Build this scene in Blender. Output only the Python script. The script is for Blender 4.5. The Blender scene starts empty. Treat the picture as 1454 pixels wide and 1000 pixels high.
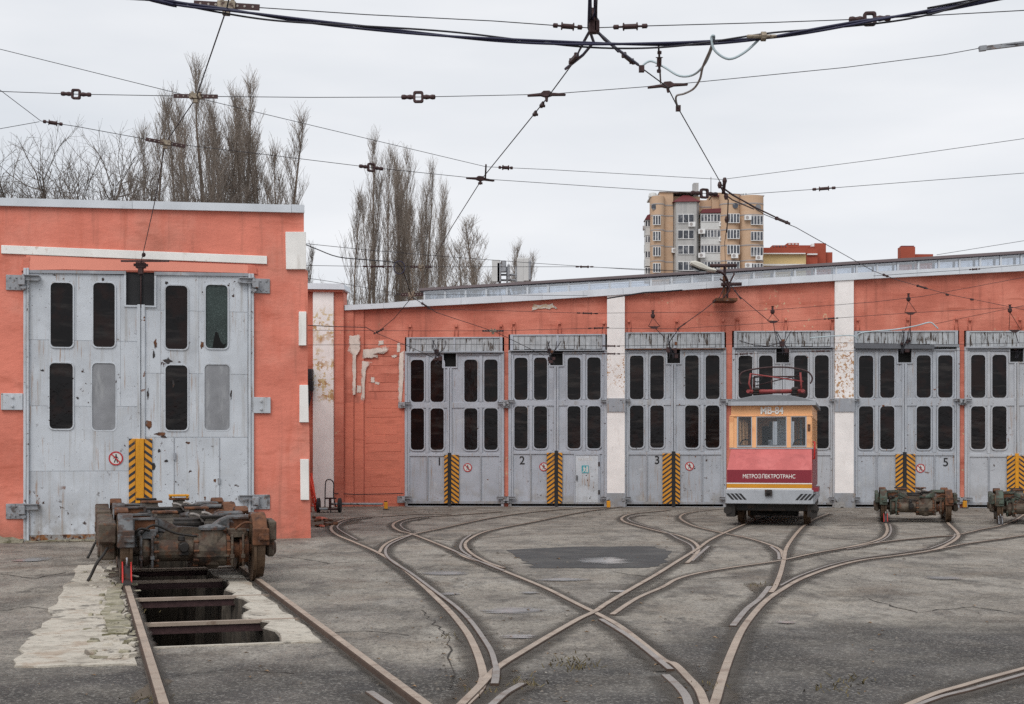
import bpy, bmesh, math, random
from mathutils import Vector, Matrix
import numpy as np
R = math.radians
rnd = random.Random(7)
S = bpy.context.scene
COL = S.collection
# ---------------------------------------------------------------- camera, world, light
F, CX, HZ, H = 2000.0, 727.0, 640.0, 1.6          # focal length in photo pixels, principal point, eye height
cam = bpy.data.cameras.new('camera'); co = bpy.data.objects.new('camera', cam); COL.objects.link(co)
co.location = (0, 0, H); co.rotation_euler = (R(90), 0, 0)
cam.sensor_width = 36; cam.lens = 36 * F / 1454; cam.shift_y = (HZ - 500) / 1454; cam.clip_end = 6000; cam.clip_start = .1
S.camera = co
S.render.resolution_x, S.render.resolution_y = 1024, 704
S.view_settings.view_transform = 'Standard'; S.view_settings.look = 'None'; S.view_settings.gamma = 1
S.view_settings.use_curve_mapping = False; S.view_settings.exposure = 0.2
S.cycles.max_bounces = 6; S.cycles.transparent_max_bounces = 12; S.cycles.use_denoising = False
SUN_EL, SUN_AZ = R(48), R(205)
w = bpy.data.worlds.new('World'); S.world = w; w.use_nodes = True
nt = w.node_tree; N = nt.nodes; L = nt.links; bg = N['Background']
sky = N.new('ShaderNodeTexSky'); sky.sky_type = 'NISHITA'; sky.sun_disc = False; sky.sun_elevation = SUN_EL; sky.sun_rotation = SUN_AZ
hs = N.new('ShaderNodeHueSaturation'); hs.inputs['Saturation'].default_value = .12; L.new(sky.outputs[0], hs.inputs['Color'])
tc = N.new('ShaderNodeTexCoord'); mp = N.new('ShaderNodeMapping'); mp.inputs['Scale'].default_value = (1, 1, 4.5)
no = N.new('ShaderNodeTexNoise'); no.inputs['Scale'].default_value = 2.1; no.inputs['Detail'].default_value = 5; no.inputs['Roughness'].default_value = .5
L.new(tc.outputs['Generated'], mp.inputs[0]); L.new(mp.outputs[0], no.inputs['Vector'])
cr = N.new('ShaderNodeValToRGB'); L.new(no.outputs['Fac'], cr.inputs[0])
cr.color_ramp.elements[0].position = .3; cr.color_ramp.elements[0].color = (6.1, 6.5, 7.05, 1)
cr.color_ramp.elements[1].position = .72; cr.color_ramp.elements[1].color = (8.5, 8.6, 8.85, 1)
mx = N.new('ShaderNodeMixRGB'); mx.inputs[0].default_value = .88; L.new(hs.outputs[0], mx.inputs[1]); L.new(cr.outputs[0], mx.inputs[2])
L.new(mx.outputs[0], bg.inputs['Color']); bg.inputs['Strength'].default_value = .1
sl = bpy.data.lights.new('sun', 'SUN'); sl.energy = 1.5; sl.angle = R(35); sl.color = (1, .97, .93)
so = bpy.data.objects.new('sun', sl); COL.objects.link(so)
sd = Vector((math.sin(SUN_AZ) * math.cos(SUN_EL), math.cos(SUN_AZ) * math.cos(SUN_EL), math.sin(SUN_EL)))
so.rotation_euler = sd.to_track_quat('Z', 'Y').to_euler()

# ---------------------------------------------------------------- helpers
def P(px, py, D): return Vector(((px - CX) / F * D, D, H - (py - HZ) / F * D))
def G(px, py): D = H * F / (py - HZ); return Vector(((px - CX) / F * D, D, 0))
def T(px, py, z=5.3): D = (z - H) * F / (HZ - py); return P(px, py, D)      # a point at a known height
class Frame:                                                             # a facade plane standing on the ground
    def __init__(s, px, D, deg):
        s.o = Vector(((px - CX) / F * D, D, 0)); s.a = R(deg); s.c, s.s = math.cos(s.a), math.sin(s.a)
    def hit(s, px, py, v=0.0):
        dx = (px - CX) / F
        o = s.o + Vector((-s.s, s.c, 0)) * v
        t = (-o.x * s.s + o.y * s.c) / (-dx * s.s + s.c)
        q = Vector((dx * t, t, 0)) - s.o
        return (q.x * s.c + q.y * s.s, H - (py - HZ) / F * t)
    def u(s, px, v=0.0): return s.hit(px, HZ, v)[0]
    def z(s, px, py, v=0.0): return s.hit(px, py, v)[1]
    def w(s, u, v, z): return s.o + Vector((u * s.c - v * s.s, u * s.s + v * s.c, z))
    def empty(s, name, label, cat, group=None, u=0.0, v=0.0, z=0.0):
        return thing(name, label, cat, s.w(u, v, z), s.a, group)
def tag(o, label, cat, group=None, kind=None):
    o['label'] = label; o['category'] = cat
    if group: o['group'] = group
    if kind: o['kind'] = kind
    return o
def thing(name, label, cat, loc=(0, 0, 0), rz=0.0, group=None):
    o = bpy.data.objects.new(name, None); COL.objects.link(o); o.location = loc; o.rotation_euler = (0, 0, rz); o.empty_display_size = .2
    return tag(o, label, cat, group)
def dup(o, parent=None):
    c = o.copy(); COL.objects.link(c)
    if parent: c.parent = parent
    for ch in list(o.children): dup(ch, c)
    return c
def link(name, mesh, parent=None, loc=None, rz=None):
    o = bpy.data.objects.new(name, mesh); COL.objects.link(o)
    if parent: o.parent = parent
    if loc is not None: o.location = loc
    if rz is not None: o.rotation_euler = (0, 0, rz)
    return o
class MB:
    def __init__(s): s.v = []; s.f = []; s.m = []; s.sm = []; s.M = None; s.att = None
    def _add(s, vs, fs, mat=0, smooth=False):
        b = len(s.v)
        for p in vs: s.v.append(tuple(s.M @ Vector(p)) if s.M else tuple(p))
        for f in fs: s.f.append([b + i for i in f]); s.m.append(mat); s.sm.append(smooth)
        return s
    def box(s, x0, x1, y0, y1, z0, z1, mat=0):
        return s._add([(x0,y0,z0),(x1,y0,z0),(x1,y1,z0),(x0,y1,z0),(x0,y0,z1),(x1,y0,z1),(x1,y1,z1),(x0,y1,z1)],
                      [(0,3,2,1),(4,5,6,7),(0,1,5,4),(1,2,6,5),(2,3,7,6),(3,0,4,7)], mat)
    def cbox(s, c, d, mat=0): return s.box(c[0]-d[0]/2, c[0]+d[0]/2, c[1]-d[1]/2, c[1]+d[1]/2, c[2]-d[2]/2, c[2]+d[2]/2, mat)
    def prism(s, pts, a0, a1, axis='y', mat=0, smooth=False):               # extrude a 2D outline
        n = len(pts)
        def p3(p, a): return (p[0], a, p[1]) if axis == 'y' else ((a, p[0], p[1]) if axis == 'x' else (p[0], p[1], a))
        vs = [p3(p, a0) for p in pts] + [p3(p, a1) for p in pts]
        s._add(vs, [list(range(n)), list(range(2*n-1, n-1, -1))], mat)
        b = len(s.v) - 2*n
        for i in range(n):
            j = (i+1) % n; s.f.append([b+i, b+n+i, b+n+j, b+j]); s.m.append(mat); s.sm.append(smooth)
        return s
    def tube(s, pts, r, n=6, caps=True, mat=0, smooth=True):
        pts = [Vector(p) for p in pts]; k = len(pts)
        rs = r if isinstance(r, (list, tuple)) else [r] * k
        vs = []; up = None
        for i, p in enumerate(pts):
            d = (pts[min(i+1, k-1)] - pts[max(i-1, 0)])
            if d.length < 1e-9: d = Vector((0, 0, 1))
            d.normalize()
            if up is None: up = Vector((0, 0, 1)) if abs(d.z) < .9 else Vector((1, 0, 0))
            x = d.cross(up)
            if x.length < 1e-6: x = d.orthogonal()
            x.normalize(); y = x.cross(d)
            up = y
            for j in range(n):
                a = 2*math.pi*j/n; vs.append(p + x*math.cos(a)*rs[i] + y*math.sin(a)*rs[i])
        fs = [(i*n+j, i*n+(j+1) % n, (i+1)*n+(j+1) % n, (i+1)*n+j) for i in range(k-1) for j in range(n)]
        s._add(vs, fs, mat, smooth)
        if caps:
            b = len(s.v) - len(vs)
            s.f += [[b+j for j in range(n-1, -1, -1)], [b+(k-1)*n+j for j in range(n)]]; s.m += [mat]*2; s.sm += [False]*2
        return s
    def lathe(s, c, prof, axis='x', n=20, mat=0, smooth=False):             # prof: (along, radius)
        vs = []
        for a, r in prof:
            for j in range(n):
                t = 2*math.pi*j/n; p = (a, r*math.cos(t), r*math.sin(t)) if axis == 'x' else ((r*math.cos(t), a, r*math.sin(t)) if axis == 'y' else (r*math.cos(t), r*math.sin(t), a))
                vs.append((c[0]+p[0], c[1]+p[1], c[2]+p[2]))
        k = len(prof)
        fs = [(i*n+j, (i+1)*n+j, (i+1)*n+(j+1) % n, i*n+(j+1) % n) for i in range(k-1) for j in range(n)]
        fs += [list(range(n)), [(k-1)*n+j for j in range(n-1, -1, -1)]]
        return s._add(vs, fs, mat, smooth)
    def mesh(s, name, mats):
        me = bpy.data.meshes.new(name); me.from_pydata(s.v, [], s.f)
        for m in (mats if isinstance(mats, (list, tuple)) else [mats]): me.materials.append(m)
        me.polygons.foreach_set('material_index', s.m); me.polygons.foreach_set('use_smooth', s.sm)
        if s.att:
            a = me.attributes.new('edge', 'FLOAT', 'POINT'); a.data.foreach_set('value', s.att)
        bm = bmesh.new(); bm.from_mesh(me); bmesh.ops.recalc_face_normals(bm, faces=bm.faces); bm.to_mesh(me); bm.free()
        me.update(); return me
    def build(s, name, mats, parent=None, bev=0, loc=None, rz=None):
        o = link(name, s.mesh(name, mats), parent, loc, rz)
        if bev:
            b = o.modifiers.new('bevel', 'BEVEL'); b.width = bev; b.segments = 1; b.limit_method = 'ANGLE'; b.angle_limit = R(40)
        return o
def catmull(pts, n=6):
    pts = [Vector(p) for p in pts]; out = []
    for i in range(len(pts)-1):
        p0 = pts[max(i-1, 0)]; p1 = pts[i]; p2 = pts[i+1]; p3 = pts[min(i+2, len(pts)-1)]
        for k in range(n):
            t = k/n
            out.append(.5*((2*p1) + (p2-p0)*t + (2*p0-5*p1+4*p2-p3)*t*t + (3*p1-p0-3*p2+p3)*t**3))
    out.append(pts[-1]); return out
def rrect(x0, x1, z0, z1, r, n=4):
    out = []
    for cx, cz, a0 in ((x1-r, z1-r, 0), (x0+r, z1-r, 90), (x0+r, z0+r, 180), (x1-r, z0+r, 270)):
        for k in range(n+1):
            a = R(a0 + 90*k/n); out.append((cx + r*math.cos(a), cz + r*math.sin(a)))
    return out
def ring(mb, outer, inner, y0, y1, mat=0):                               # a flat ring between two outlines, extruded
    n = len(outer); vs = []
    for y in (y0, y1):
        vs += [(p[0], y, p[1]) for p in outer] + [(p[0], y, p[1]) for p in inner]
    fs = []
    for i in range(n):
        j = (i+1) % n
        fs += [(i, j, n+j, n+i), (2*n+i, 3*n+i, 3*n+j, 2*n+j), (i, 2*n+i, 2*n+j, j), (n+i, n+j, 3*n+j, 3*n+i)]
    mb._add(vs, fs, mat)
def plate(mb, x0, x1, z0, z1, holes, y0, y1, mat=0):                      # plate in x-z with rectangular holes, as a shell of cells
    xs = sorted({x0, x1} | {min(max(h[i], x0), x1) for h in holes for i in (0, 1)}); zs = sorted({z0, z1} | {min(max(h[i], z0), z1) for h in holes for i in (2, 3)})
    def full(i, j):
        if not (0 <= i < len(xs)-1 and 0 <= j < len(zs)-1): return False
        cx = (xs[i]+xs[i+1])/2; cz = (zs[j]+zs[j+1])/2
        return not any(h[0] < cx < h[1] and h[2] < cz < h[3] for h in holes)
    for i in range(len(xs)-1):
        for j in range(len(zs)-1):
            if not full(i, j): continue
            a, b, c, d = xs[i], xs[i+1], zs[j], zs[j+1]
            mb._add([(a,y0,c),(b,y0,c),(b,y0,d),(a,y0,d)], [(0,1,2,3)], mat); mb._add([(a,y1,c),(b,y1,c),(b,y1,d),(a,y1,d)], [(3,2,1,0)], mat)
            if not full(i-1, j): mb._add([(a,y0,c),(a,y0,d),(a,y1,d),(a,y1,c)], [(0,1,2,3)], mat)
            if not full(i+1, j): mb._add([(b,y0,c),(b,y1,c),(b,y1,d),(b,y0,d)], [(0,1,2,3)], mat)
            if not full(i, j-1): mb._add([(a,y0,c),(a,y1,c),(b,y1,c),(b,y0,c)], [(0,1,2,3)], mat)
            if not full(i, j+1): mb._add([(a,y0,d),(b,y0,d),(b,y1,d),(a,y1,d)], [(0,1,2,3)], mat)
def blob(poly, jag, sub=5, seed=0):                                       # ragged version of an outline
    r = random.Random(seed); out = []
    for i, p in enumerate(poly):
        q = poly[(i+1) % len(poly)]
        for k in range(sub):
            t = k/sub; out.append((p[0]+(q[0]-p[0])*t + r.uniform(-jag, jag), p[1]+(q[1]-p[1])*t + r.uniform(-jag, jag)))
    return out
def text_mesh(body, size, m, name, bold=0.0):
    c = bpy.data.curves.new(name, 'FONT'); c.body = body; c.size = size; c.align_x = 'CENTER'; c.align_y = 'CENTER'; c.offset = bold; c.extrude = .001
    o = bpy.data.objects.new(name, c); COL.objects.link(o); dg = bpy.context.evaluated_depsgraph_get(); dg.update()
    me = bpy.data.meshes.new_from_object(o.evaluated_get(dg)); bpy.data.objects.remove(o); me.transform(Matrix.Rotation(R(90), 4, 'X'))
    me.materials.clear(); me.materials.append(m); return me

# ---------------------------------------------------------------- materials
def sock(nt, x):
    return x
def mat(name, col, rough=.7, metal=0., var=.2, vs=2., bump=.1, bs=30., layers=(), coord='Object', rand=True, spec=.35, bdist=.01):
    m = bpy.data.materials.new(name); m.use_nodes = True; nt = m.node_tree; N = nt.nodes; L = nt.links; b = N['Principled BSDF']
    tc = N.new('ShaderNodeTexCoord'); src = tc.outputs['Object']
    if coord == 'World': src = N.new('ShaderNodeNewGeometry').outputs['Position']
    vec = src
    if rand:
        oi = N.new('ShaderNodeObjectInfo'); mu = N.new('ShaderNodeMath'); mu.operation = 'MULTIPLY'; mu.inputs[1].default_value = 41; L.new(oi.outputs['Random'], mu.inputs[0])
        va = N.new('ShaderNodeVectorMath'); L.new(src, va.inputs[0]); L.new(mu.outputs[0], va.inputs[1]); vec = va.outputs[0]
    def noise(sc, det=6, ro=.6, scale=1.):
        mp = N.new('ShaderNodeMapping'); mp.inputs['Scale'].default_value = sc if isinstance(sc, (tuple, list)) else (sc, sc, sc); L.new(vec, mp.inputs[0])
        n = N.new('ShaderNodeTexNoise'); n.inputs['Scale'].default_value = scale; n.inputs['Detail'].default_value = det; n.inputs['Roughness'].default_value = ro; L.new(mp.outputs[0], n.inputs['Vector'])
        return n.outputs['Fac']
    def mr(x, a, b2, c=0., d=1.):
        q = N.new('ShaderNodeMapRange'); q.inputs[1].default_value = a; q.inputs[2].default_value = b2; q.inputs[3].default_value = c; q.inputs[4].default_value = d; L.new(x, q.inputs[0]); return q.outputs[0]
    def mul(a, b2):
        q = N.new('ShaderNodeMath'); q.operation = 'MULTIPLY'; L.new(a, q.inputs[0]); L.new(b2, q.inputs[1]); return q.outputs[0]
    rgb = N.new('ShaderNodeRGB'); rgb.outputs[0].default_value = (*col, 1)
    vm = N.new('ShaderNodeVectorMath'); vm.operation = 'SCALE'; L.new(rgb.outputs[0], vm.inputs[0]); L.new(mr(noise(vs), .3, .7, 1-var, 1+var), vm.inputs['Scale'])
    cur = vm.outputs[0]; rg = None
    sep = None
    for l in layers:
        k = mr(noise(l.get('sc', 3.), l.get('det', 8), l.get('ro', .62)), l['lo'], l['hi'])
        if 'k' in l:
            k2 = mr(noise(l['k'][0], 4, .5), l['k'][1], l['k'][2]); k = mul(k, k2)
        for ax in ('x', 'z', 'y'):
            if ax in l:
                if sep is None: sep = N.new('ShaderNodeSeparateXYZ'); L.new(src, sep.inputs[0])
                s2 = sep.outputs['XYZ'.index(ax.upper())]
                for (a, b2) in l[ax]: k = mul(k, mr(s2, a, b2))
        if 'amt' in l: 
            q = N.new('ShaderNodeMath'); q.operation = 'MULTIPLY'; q.inputs[1].default_value = l['amt']; L.new(k, q.inputs[0]); k = q.outputs[0]
        mx = N.new('ShaderNodeMixRGB'); mx.inputs[2].default_value = (*l['col'], 1); L.new(k, mx.inputs[0]); L.new(cur, mx.inputs[1]); cur = mx.outputs[0]
        if 'rough' in l:
            q = N.new('ShaderNodeMix'); q.data_type = 'FLOAT'; q.inputs[3].default_value = l['rough']; q.inputs[2].default_value = rough
            if rg is not None: L.new(rg, q.inputs[2])
            L.new(k, q.inputs[0]); rg = q.outputs[0]
    L.new(cur, b.inputs['Base Color']); b.inputs['Roughness'].default_value = rough; b.inputs['Metallic'].default_value = metal; b.inputs['Specular IOR Level'].default_value = spec
    if rg is not None: L.new(rg, b.inputs['Roughness'])
    if bump:
        bp = N.new('ShaderNodeBump'); bp.inputs['Strength'].default_value = bump; bp.inputs['Distance'].default_value = bdist; L.new(noise(bs, 6, .65), bp.inputs['Height']); L.new(bp.outputs[0], b.inputs['Normal'])
    return m
RUST = (.10, .035, .014); RUSTL = (.22, .09, .03); CHIP = (.05, .025, .018)
M = {}
ORANGE = (.62, .155, .085)
M['stucco'] = mat('salmon_stucco', (.69, .215, .152), .85, var=.15, vs=.8, bump=.4, bs=(.9, .9, 1.5), bdist=.1, layers=[
    dict(col=(.76, .30, .225), sc=.9, lo=.47, hi=.64, amt=.65), dict(col=(.50, .135, .09), sc=(.5, .5, 1.), lo=.5, hi=.64, amt=.55), dict(col=(.40, .10, .06), sc=(1.2, 1.2, 4.5), lo=.56, hi=.70, amt=.5),
    dict(col=(.34, .12, .08), sc=.9, lo=.56, hi=.72, amt=.45), dict(col=(.30, .10, .06), sc=28., lo=.69, hi=.73, amt=.8), dict(col=(.30, .12, .085), sc=(6, 6, .3), lo=.56, hi=.74, amt=.6), dict(col=(.25, .12, .09), sc=2.5, lo=.45, hi=.65, z=[(.7, .05)], amt=.6), dict(col=(.55, .14, .085), sc=(6, 6, .7), lo=.55, hi=.7, amt=.4)])
M['stucco_smooth'] = mat('salmon_band', (.80, .30, .22), .8, var=.06, bump=.15, bs=9.)
M['brick_paint'] = mat('orange_painted_brick', (.57, .18, .125), .85, var=.18, vs=.8, bump=.6, bs=(1.2, 1.2, 7.), bdist=.03, layers=[
    dict(col=(.66, .25, .18), sc=.8, lo=.48, hi=.62, amt=.6), dict(col=(.42, .12, .08), sc=(.45, .45, .9), lo=.5, hi=.62, amt=.6), dict(col=(.36, .085, .05), sc=(.8, .8, 5.), lo=.56, hi=.68, amt=.55),
    dict(col=(.58, .42, .27), sc=7., lo=.635, hi=.65, k=(.35, .52, .58), amt=.85), dict(col=(.25, .085, .06), sc=(5, 5, .4), lo=.54, hi=.72, amt=.55), dict(col=(.12, .05, .04), sc=(2.5, 2.5, 16), lo=.66, hi=.69, k=(.6, .5, .6), amt=.7)])
M['brick_repaint'] = mat('fresh_salmon_brick', (.63, .195, .13), .85, var=.1, vs=1.4, bump=.55, bs=(1.5, 1.5, 8.), bdist=.03, layers=[dict(col=(.70, .22, .14), sc=2., lo=.52, hi=.66, amt=.5), dict(col=(.38, .1, .06), sc=(1, 1, 6.), lo=.6, hi=.7, amt=.5)])
M['plaster'] = mat('bare_plaster', (.66, .60, .54), .9, var=.15, vs=8., bump=.3, bs=40., layers=[dict(col=(.55, .36, .2), sc=7., lo=.52, hi=.6, amt=.7)])
M['white'] = mat('white_lime_paint', (.82, .80, .77), .85, var=.1, vs=1.5, bump=.25, bs=12., layers=[dict(col=(.5, .36, .28), sc=9., lo=.6, hi=.66, k=(1.5, .5, .58), amt=.6), dict(col=(.42, .36, .31), sc=(5, 5, 1), lo=.6, hi=.75, amt=.5)])
M['peel'] = mat('peeling_white_paint', (.82, .78, .76), .85, var=.08, bump=.3, bs=14., layers=[
    dict(col=(.47, .28, .14), sc=4.5, lo=.525, hi=.54, z=[(2.7, 3.0), (5.6, 5.2)], k=(.9, .44, .52)), dict(col=(.60, .46, .26), sc=7., lo=.545, hi=.56, z=[(2.7, 3.0), (5.8, 5.4)], k=(.9, .42, .5)),
    dict(col=(.40, .34, .3), sc=(4, 4, .9), lo=.58, hi=.75, amt=.55)])
M['peel2'] = mat('flaking_white_paint', (.82, .78, .76), .85, var=.08, bump=.3, bs=14., layers=[
    dict(col=(.47, .28, .14), sc=9., lo=.555, hi=.57, z=[(2.75, 3.1), (4.9, 4.4)], k=(.9, .44, .52)), dict(col=(.44, .25, .15), sc=13., lo=.57, hi=.585, z=[(2.75, 3.1), (4.9, 4.4)], k=(.9, .42, .5)),
    dict(col=(.40, .34, .3), sc=(4, 4, .9), lo=.58, hi=.75, amt=.55)])
M['coping'] = mat('white_metal_flashing', (.62, .65, .69), .45, metal=.15, var=.1, vs=1.2, bump=.05, bs=3., layers=[dict(col=(.2, .2, .22), sc=(3, 3, 20), lo=.66, hi=.72, amt=.7)])
GREY = (.40, .425, .46)
def gate_paint(name, col, chips):
    return mat(name, col, .55, var=.12, vs=1.3, bump=.12, bs=5., bdist=.015, layers=[
        dict(col=(.30, .31, .33), sc=(1.5, 1.5, 1.5), lo=.5, hi=.7, amt=.45), dict(col=(.24, .20, .15), sc=(11, 11, .5), lo=.55, hi=.75, amt=.6), dict(col=(.22, .19, .15), sc=3., lo=.45, hi=.65, z=[(.75, .1)], amt=.7),
        dict(col=(.58, .60, .62), sc=3., lo=.58, hi=.7, amt=.4), dict(col=CHIP, sc=11., lo=.66-chips, hi=.672-chips, k=(.9, .50, .58), rough=.9), dict(col=(.16, .06, .025), sc=3.2, lo=.70-chips, hi=.715-chips, k=(1., .46, .52), rough=.9), dict(col=(.05, .03, .025), sc=34., lo=.69-chips, hi=.70-chips, k=(1.6, .45, .55)),
        dict(col=(.30, .16, .07), sc=(24, 24, 1.1), lo=.61-chips, hi=.72-chips, k=(1.1, .43, .55), amt=.8)])
M['gate_l'] = gate_paint('pale_grey_gate_paint', (.52, .55, .59), .033)
M['gate'] = gate_paint('grey_gate_paint', (.40, .425, .475), .012)
M['gate_b'] = gate_paint('worn_blue_grey_gate_paint', (.385, .41, .45), .03); M['gate_c'] = gate_paint('dull_grey_gate_paint', (.43, .445, .475), .02)
M['gate_d'] = gate_paint('darker_grey_gate_paint', (.30, .315, .345), .02)
M['board'] = mat('weathered_grey_board', (.40, .42, .44), .8, var=.2, vs=3., bump=.3, bs=(30, 30, 3), layers=[
    dict(col=(.06, .045, .035), sc=(22, 22, 2.5), lo=.535, hi=.56, k=(1.3, .44, .52)), dict(col=(.24, .22, .2), sc=(16, 16, 1.5), lo=.5, hi=.7, amt=.5)])
M['pane'] = mat('dusty_glass_painted_reflections', (.006, .005, .0055), .08, var=.4, vs=3., bump=.35, bs=1.3, spec=.2, bdist=.05, layers=[
    dict(col=(.05, .043, .04), sc=(.9, .9, 5.5), lo=.52, hi=.66, amt=.55, rough=.25), dict(col=(.14, .13, .12), sc=40., lo=.71, hi=.74, amt=.4), dict(col=(.022, .009, .007), sc=2., lo=.5, hi=.6, amt=.5)])  # horizontal bands are painted reflections, the fine specks are dust
M['pane_crazed'] = mat('crazed_glass', (.03, .045, .042), .3, var=.3, bump=.6, bs=90., layers=[dict(col=(.16, .21, .2), sc=70., lo=.55, hi=.66, amt=.6)])
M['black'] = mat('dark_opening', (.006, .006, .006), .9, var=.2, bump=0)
M['plank_grey'] = mat('grey_hardboard', (.24, .245, .26), .8, var=.15, vs=4., bump=.2, bs=(20, 20, 4), layers=[dict(col=(.36, .37, .38), sc=(8, 8, 2), lo=.52, hi=.66, amt=.6)])
M['rubber'] = mat('black_rubber', (.02, .02, .022), .7, var=.2, bump=.1)
M['yellow'] = mat('yellow_paint', (.62, .27, .015), .6, var=.15, bump=.1, layers=[dict(col=(.2, .09, .03), sc=11., lo=.6, hi=.66, amt=.7), dict(col=(.3, .14, .02), sc=(8, 8, 1), lo=.58, hi=.72, amt=.5)])
M['dark_iron'] = mat('dark_iron', (.045, .04, .04), .6, metal=.3, var=.3, vs=9., bump=.2, layers=[dict(col=RUST, sc=8., lo=.55, hi=.65, amt=.7)])
M['hinge'] = mat('hinge_steel', (.30, .31, .33), .55, metal=.2, var=.2, vs=8., bump=.2, layers=[dict(col=(.07, .05, .04), sc=9., lo=.54, hi=.62, amt=.8), dict(col=RUSTL, sc=14., lo=.62, hi=.68)])
M['rail'] = mat('rusty_rail', (.37, .295, .235), .55, metal=.2, var=.2, vs=2.5, bump=.1, bs=60., coord='World', layers=[dict(col=(.15, .085, .055), sc=6., lo=.52, hi=.66, amt=.7), dict(col=(.44, .37, .31), sc=3., lo=.54, hi=.66, amt=.6)])
M['rail_side'] = mat('dark_rail_side', (.065, .04, .028), .8, var=.3, vs=5., bump=.2, coord='World')
M['guard'] = mat('grey_guard_rail', (.30, .27, .25), .55, metal=.35, var=.16, vs=2.5, bump=.1, bs=60., coord='World', layers=[dict(col=(.17, .11, .08), sc=6., lo=.53, hi=.66, amt=.6)])
M['concrete'] = mat('worn_concrete', (.52, .475, .405), .9, var=.2, vs=2.2, bump=1., bs=9., bdist=.03, coord='World', layers=[
    dict(col=(.26, .23, .19), sc=2.2, lo=.48, hi=.62, amt=.75), dict(col=(.08, .07, .06), sc=(3., 2., 5), lo=.60, hi=.64, amt=.7), dict(col=(.16, .14, .115), sc=12., lo=.57, hi=.64, amt=.5), dict(col=(.30, .2, .13), sc=3., lo=.56, hi=.66, amt=.5), dict(col=(.09, .08, .07), sc=30., lo=.63, hi=.68, amt=.8)])
M['moss_concrete'] = mat('mossy_concrete', (.33, .30, .225), .9, var=.25, vs=4., bump=1., bs=9., bdist=.03, coord='World', layers=[dict(col=(.05, .045, .035), sc=6., lo=.54, hi=.58, amt=.9), dict(col=(.13, .12, .06), sc=(3, 4, 5), lo=.5, hi=.6, amt=.8), dict(col=(.42, .38, .3), sc=6., lo=.55, hi=.65, amt=.7)])
M['pit'] = mat('shade_darkened_pit_wall', (.085, .07, .055), .9, var=.35, vs=3., bump=1., bs=(14, 14, 1.5), bdist=.05, coord='World', layers=[dict(col=(.03, .025, .02), sc=(12, 12, 1.2), lo=.48, hi=.62, amt=.9)])  # wall colour darkened to carry the shade of the deep, covered pit
def rusty(name, paint, amt): return mat(name, paint, .65, metal=.25, var=.35, vs=7., bump=.5, bs=45., bdist=.006, layers=[
    dict(col=(.06, .035, .025), sc=5., lo=.5-amt, hi=.6-amt, amt=.85), dict(col=(.14, .055, .026), sc=9., lo=.56-amt*.6, hi=.66-amt*.6, amt=.7), dict(col=(.02, .018, .017), sc=4., lo=.55, hi=.66, amt=.85)])
M['bog_grey'] = rusty('greasy_grey_steel', (.13, .133, .137), .0)
M['bog_tan'] = rusty('oily_tan_casting', (.105, .083, .062), .01)
M['bog_rust'] = mat('orange_rust', (.14, .06, .03), .8, metal=.1, var=.4, vs=9., bump=.5, bs=40., layers=[dict(col=(.06, .03, .02), sc=7., lo=.5, hi=.6), dict(col=(.2, .2, .21), sc=6., lo=.62, hi=.66, amt=.7)])
M['bog_dark'] = mat('black_grease', (.018, .015, .013), .55, var=.4, vs=8., bump=.4, layers=[dict(col=(.07, .04, .025), sc=7., lo=.55, hi=.65, amt=.7)])
M['bog_green'] = rusty('faded_green_steel', (.075, .095, .075), .0)
M['tyre'] = mat('wheel_tyre_steel', (.13, .085, .055), .5, metal=.5, var=.25, vs=6., bump=.15, layers=[dict(col=(.05, .03, .02), sc=5., lo=.52, hi=.62, amt=.8)])
M['wood_stack'] = mat('laminated_grey_timber', (.16, .14, .12), .85, var=.3, vs=6., bump=.5, bs=(6, 6, 60))
M['red'] = mat('red_paint', (.50, .03, .025), .5, var=.15, bump=.1, layers=[dict(col=(.1, .03, .02), sc=12., lo=.6, hi=.68)])
M['wire'] = mat('dark_wire', (.035, .033, .04), .6, metal=.3, var=.1, bump=0)
M['cable'] = mat('navy_cable_sheath', (.026, .026, .06), .45, var=.2, bump=0)
M['palecable'] = mat('pale_blue_cable', (.42, .50, .53), .5, var=.1, bump=0)
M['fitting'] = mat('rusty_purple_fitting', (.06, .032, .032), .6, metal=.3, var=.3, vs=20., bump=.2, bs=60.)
M['fit_pale'] = mat('weathered_clamp', (.30, .25, .19), .6, metal=.3, var=.4, vs=30., bump=.2, bs=60., layers=[dict(col=(.08, .05, .04), sc=25., lo=.5, hi=.58)])
M['bark'] = mat('grey_brown_bark', (.19, .15, .12), .9, var=.25, vs=1., bump=.2, rand=False)
M['twig'] = mat('brown_twigs', (.24, .20, .168), .9, var=.2, vs=.5, bump=0, rand=False)
M['bark2'] = mat('dark_bark', (.12, .10, .085), .9, var=.25, vs=1., bump=.2, rand=False)
M['glass'] = bpy.data.materials.new('clear_glass')
def thin_glass(m, tint, gl):
    m.use_nodes = True; nt = m.node_tree; N = nt.nodes; L = nt.links; N.clear(); o = N.new('ShaderNodeOutputMaterial'); mx = N.new('ShaderNodeMixShader'); t = N.new('ShaderNodeBsdfTransparent'); g = N.new('ShaderNodeBsdfGlossy')
    t.inputs[0].default_value = (*tint, 1); g.inputs['Roughness'].default_value = .06; mx.inputs[0].default_value = gl
    L.new(t.outputs[0], mx.inputs[1]); L.new(g.outputs[0], mx.inputs[2]); L.new(mx.outputs[0], o.inputs[0]); return m
thin_glass(M['glass'], (.85, .88, .9), .04)
M['skyglass'] = thin_glass(bpy.data.materials.new('old_skylight_glass'), (.86, .89, .93), .22)

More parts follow.
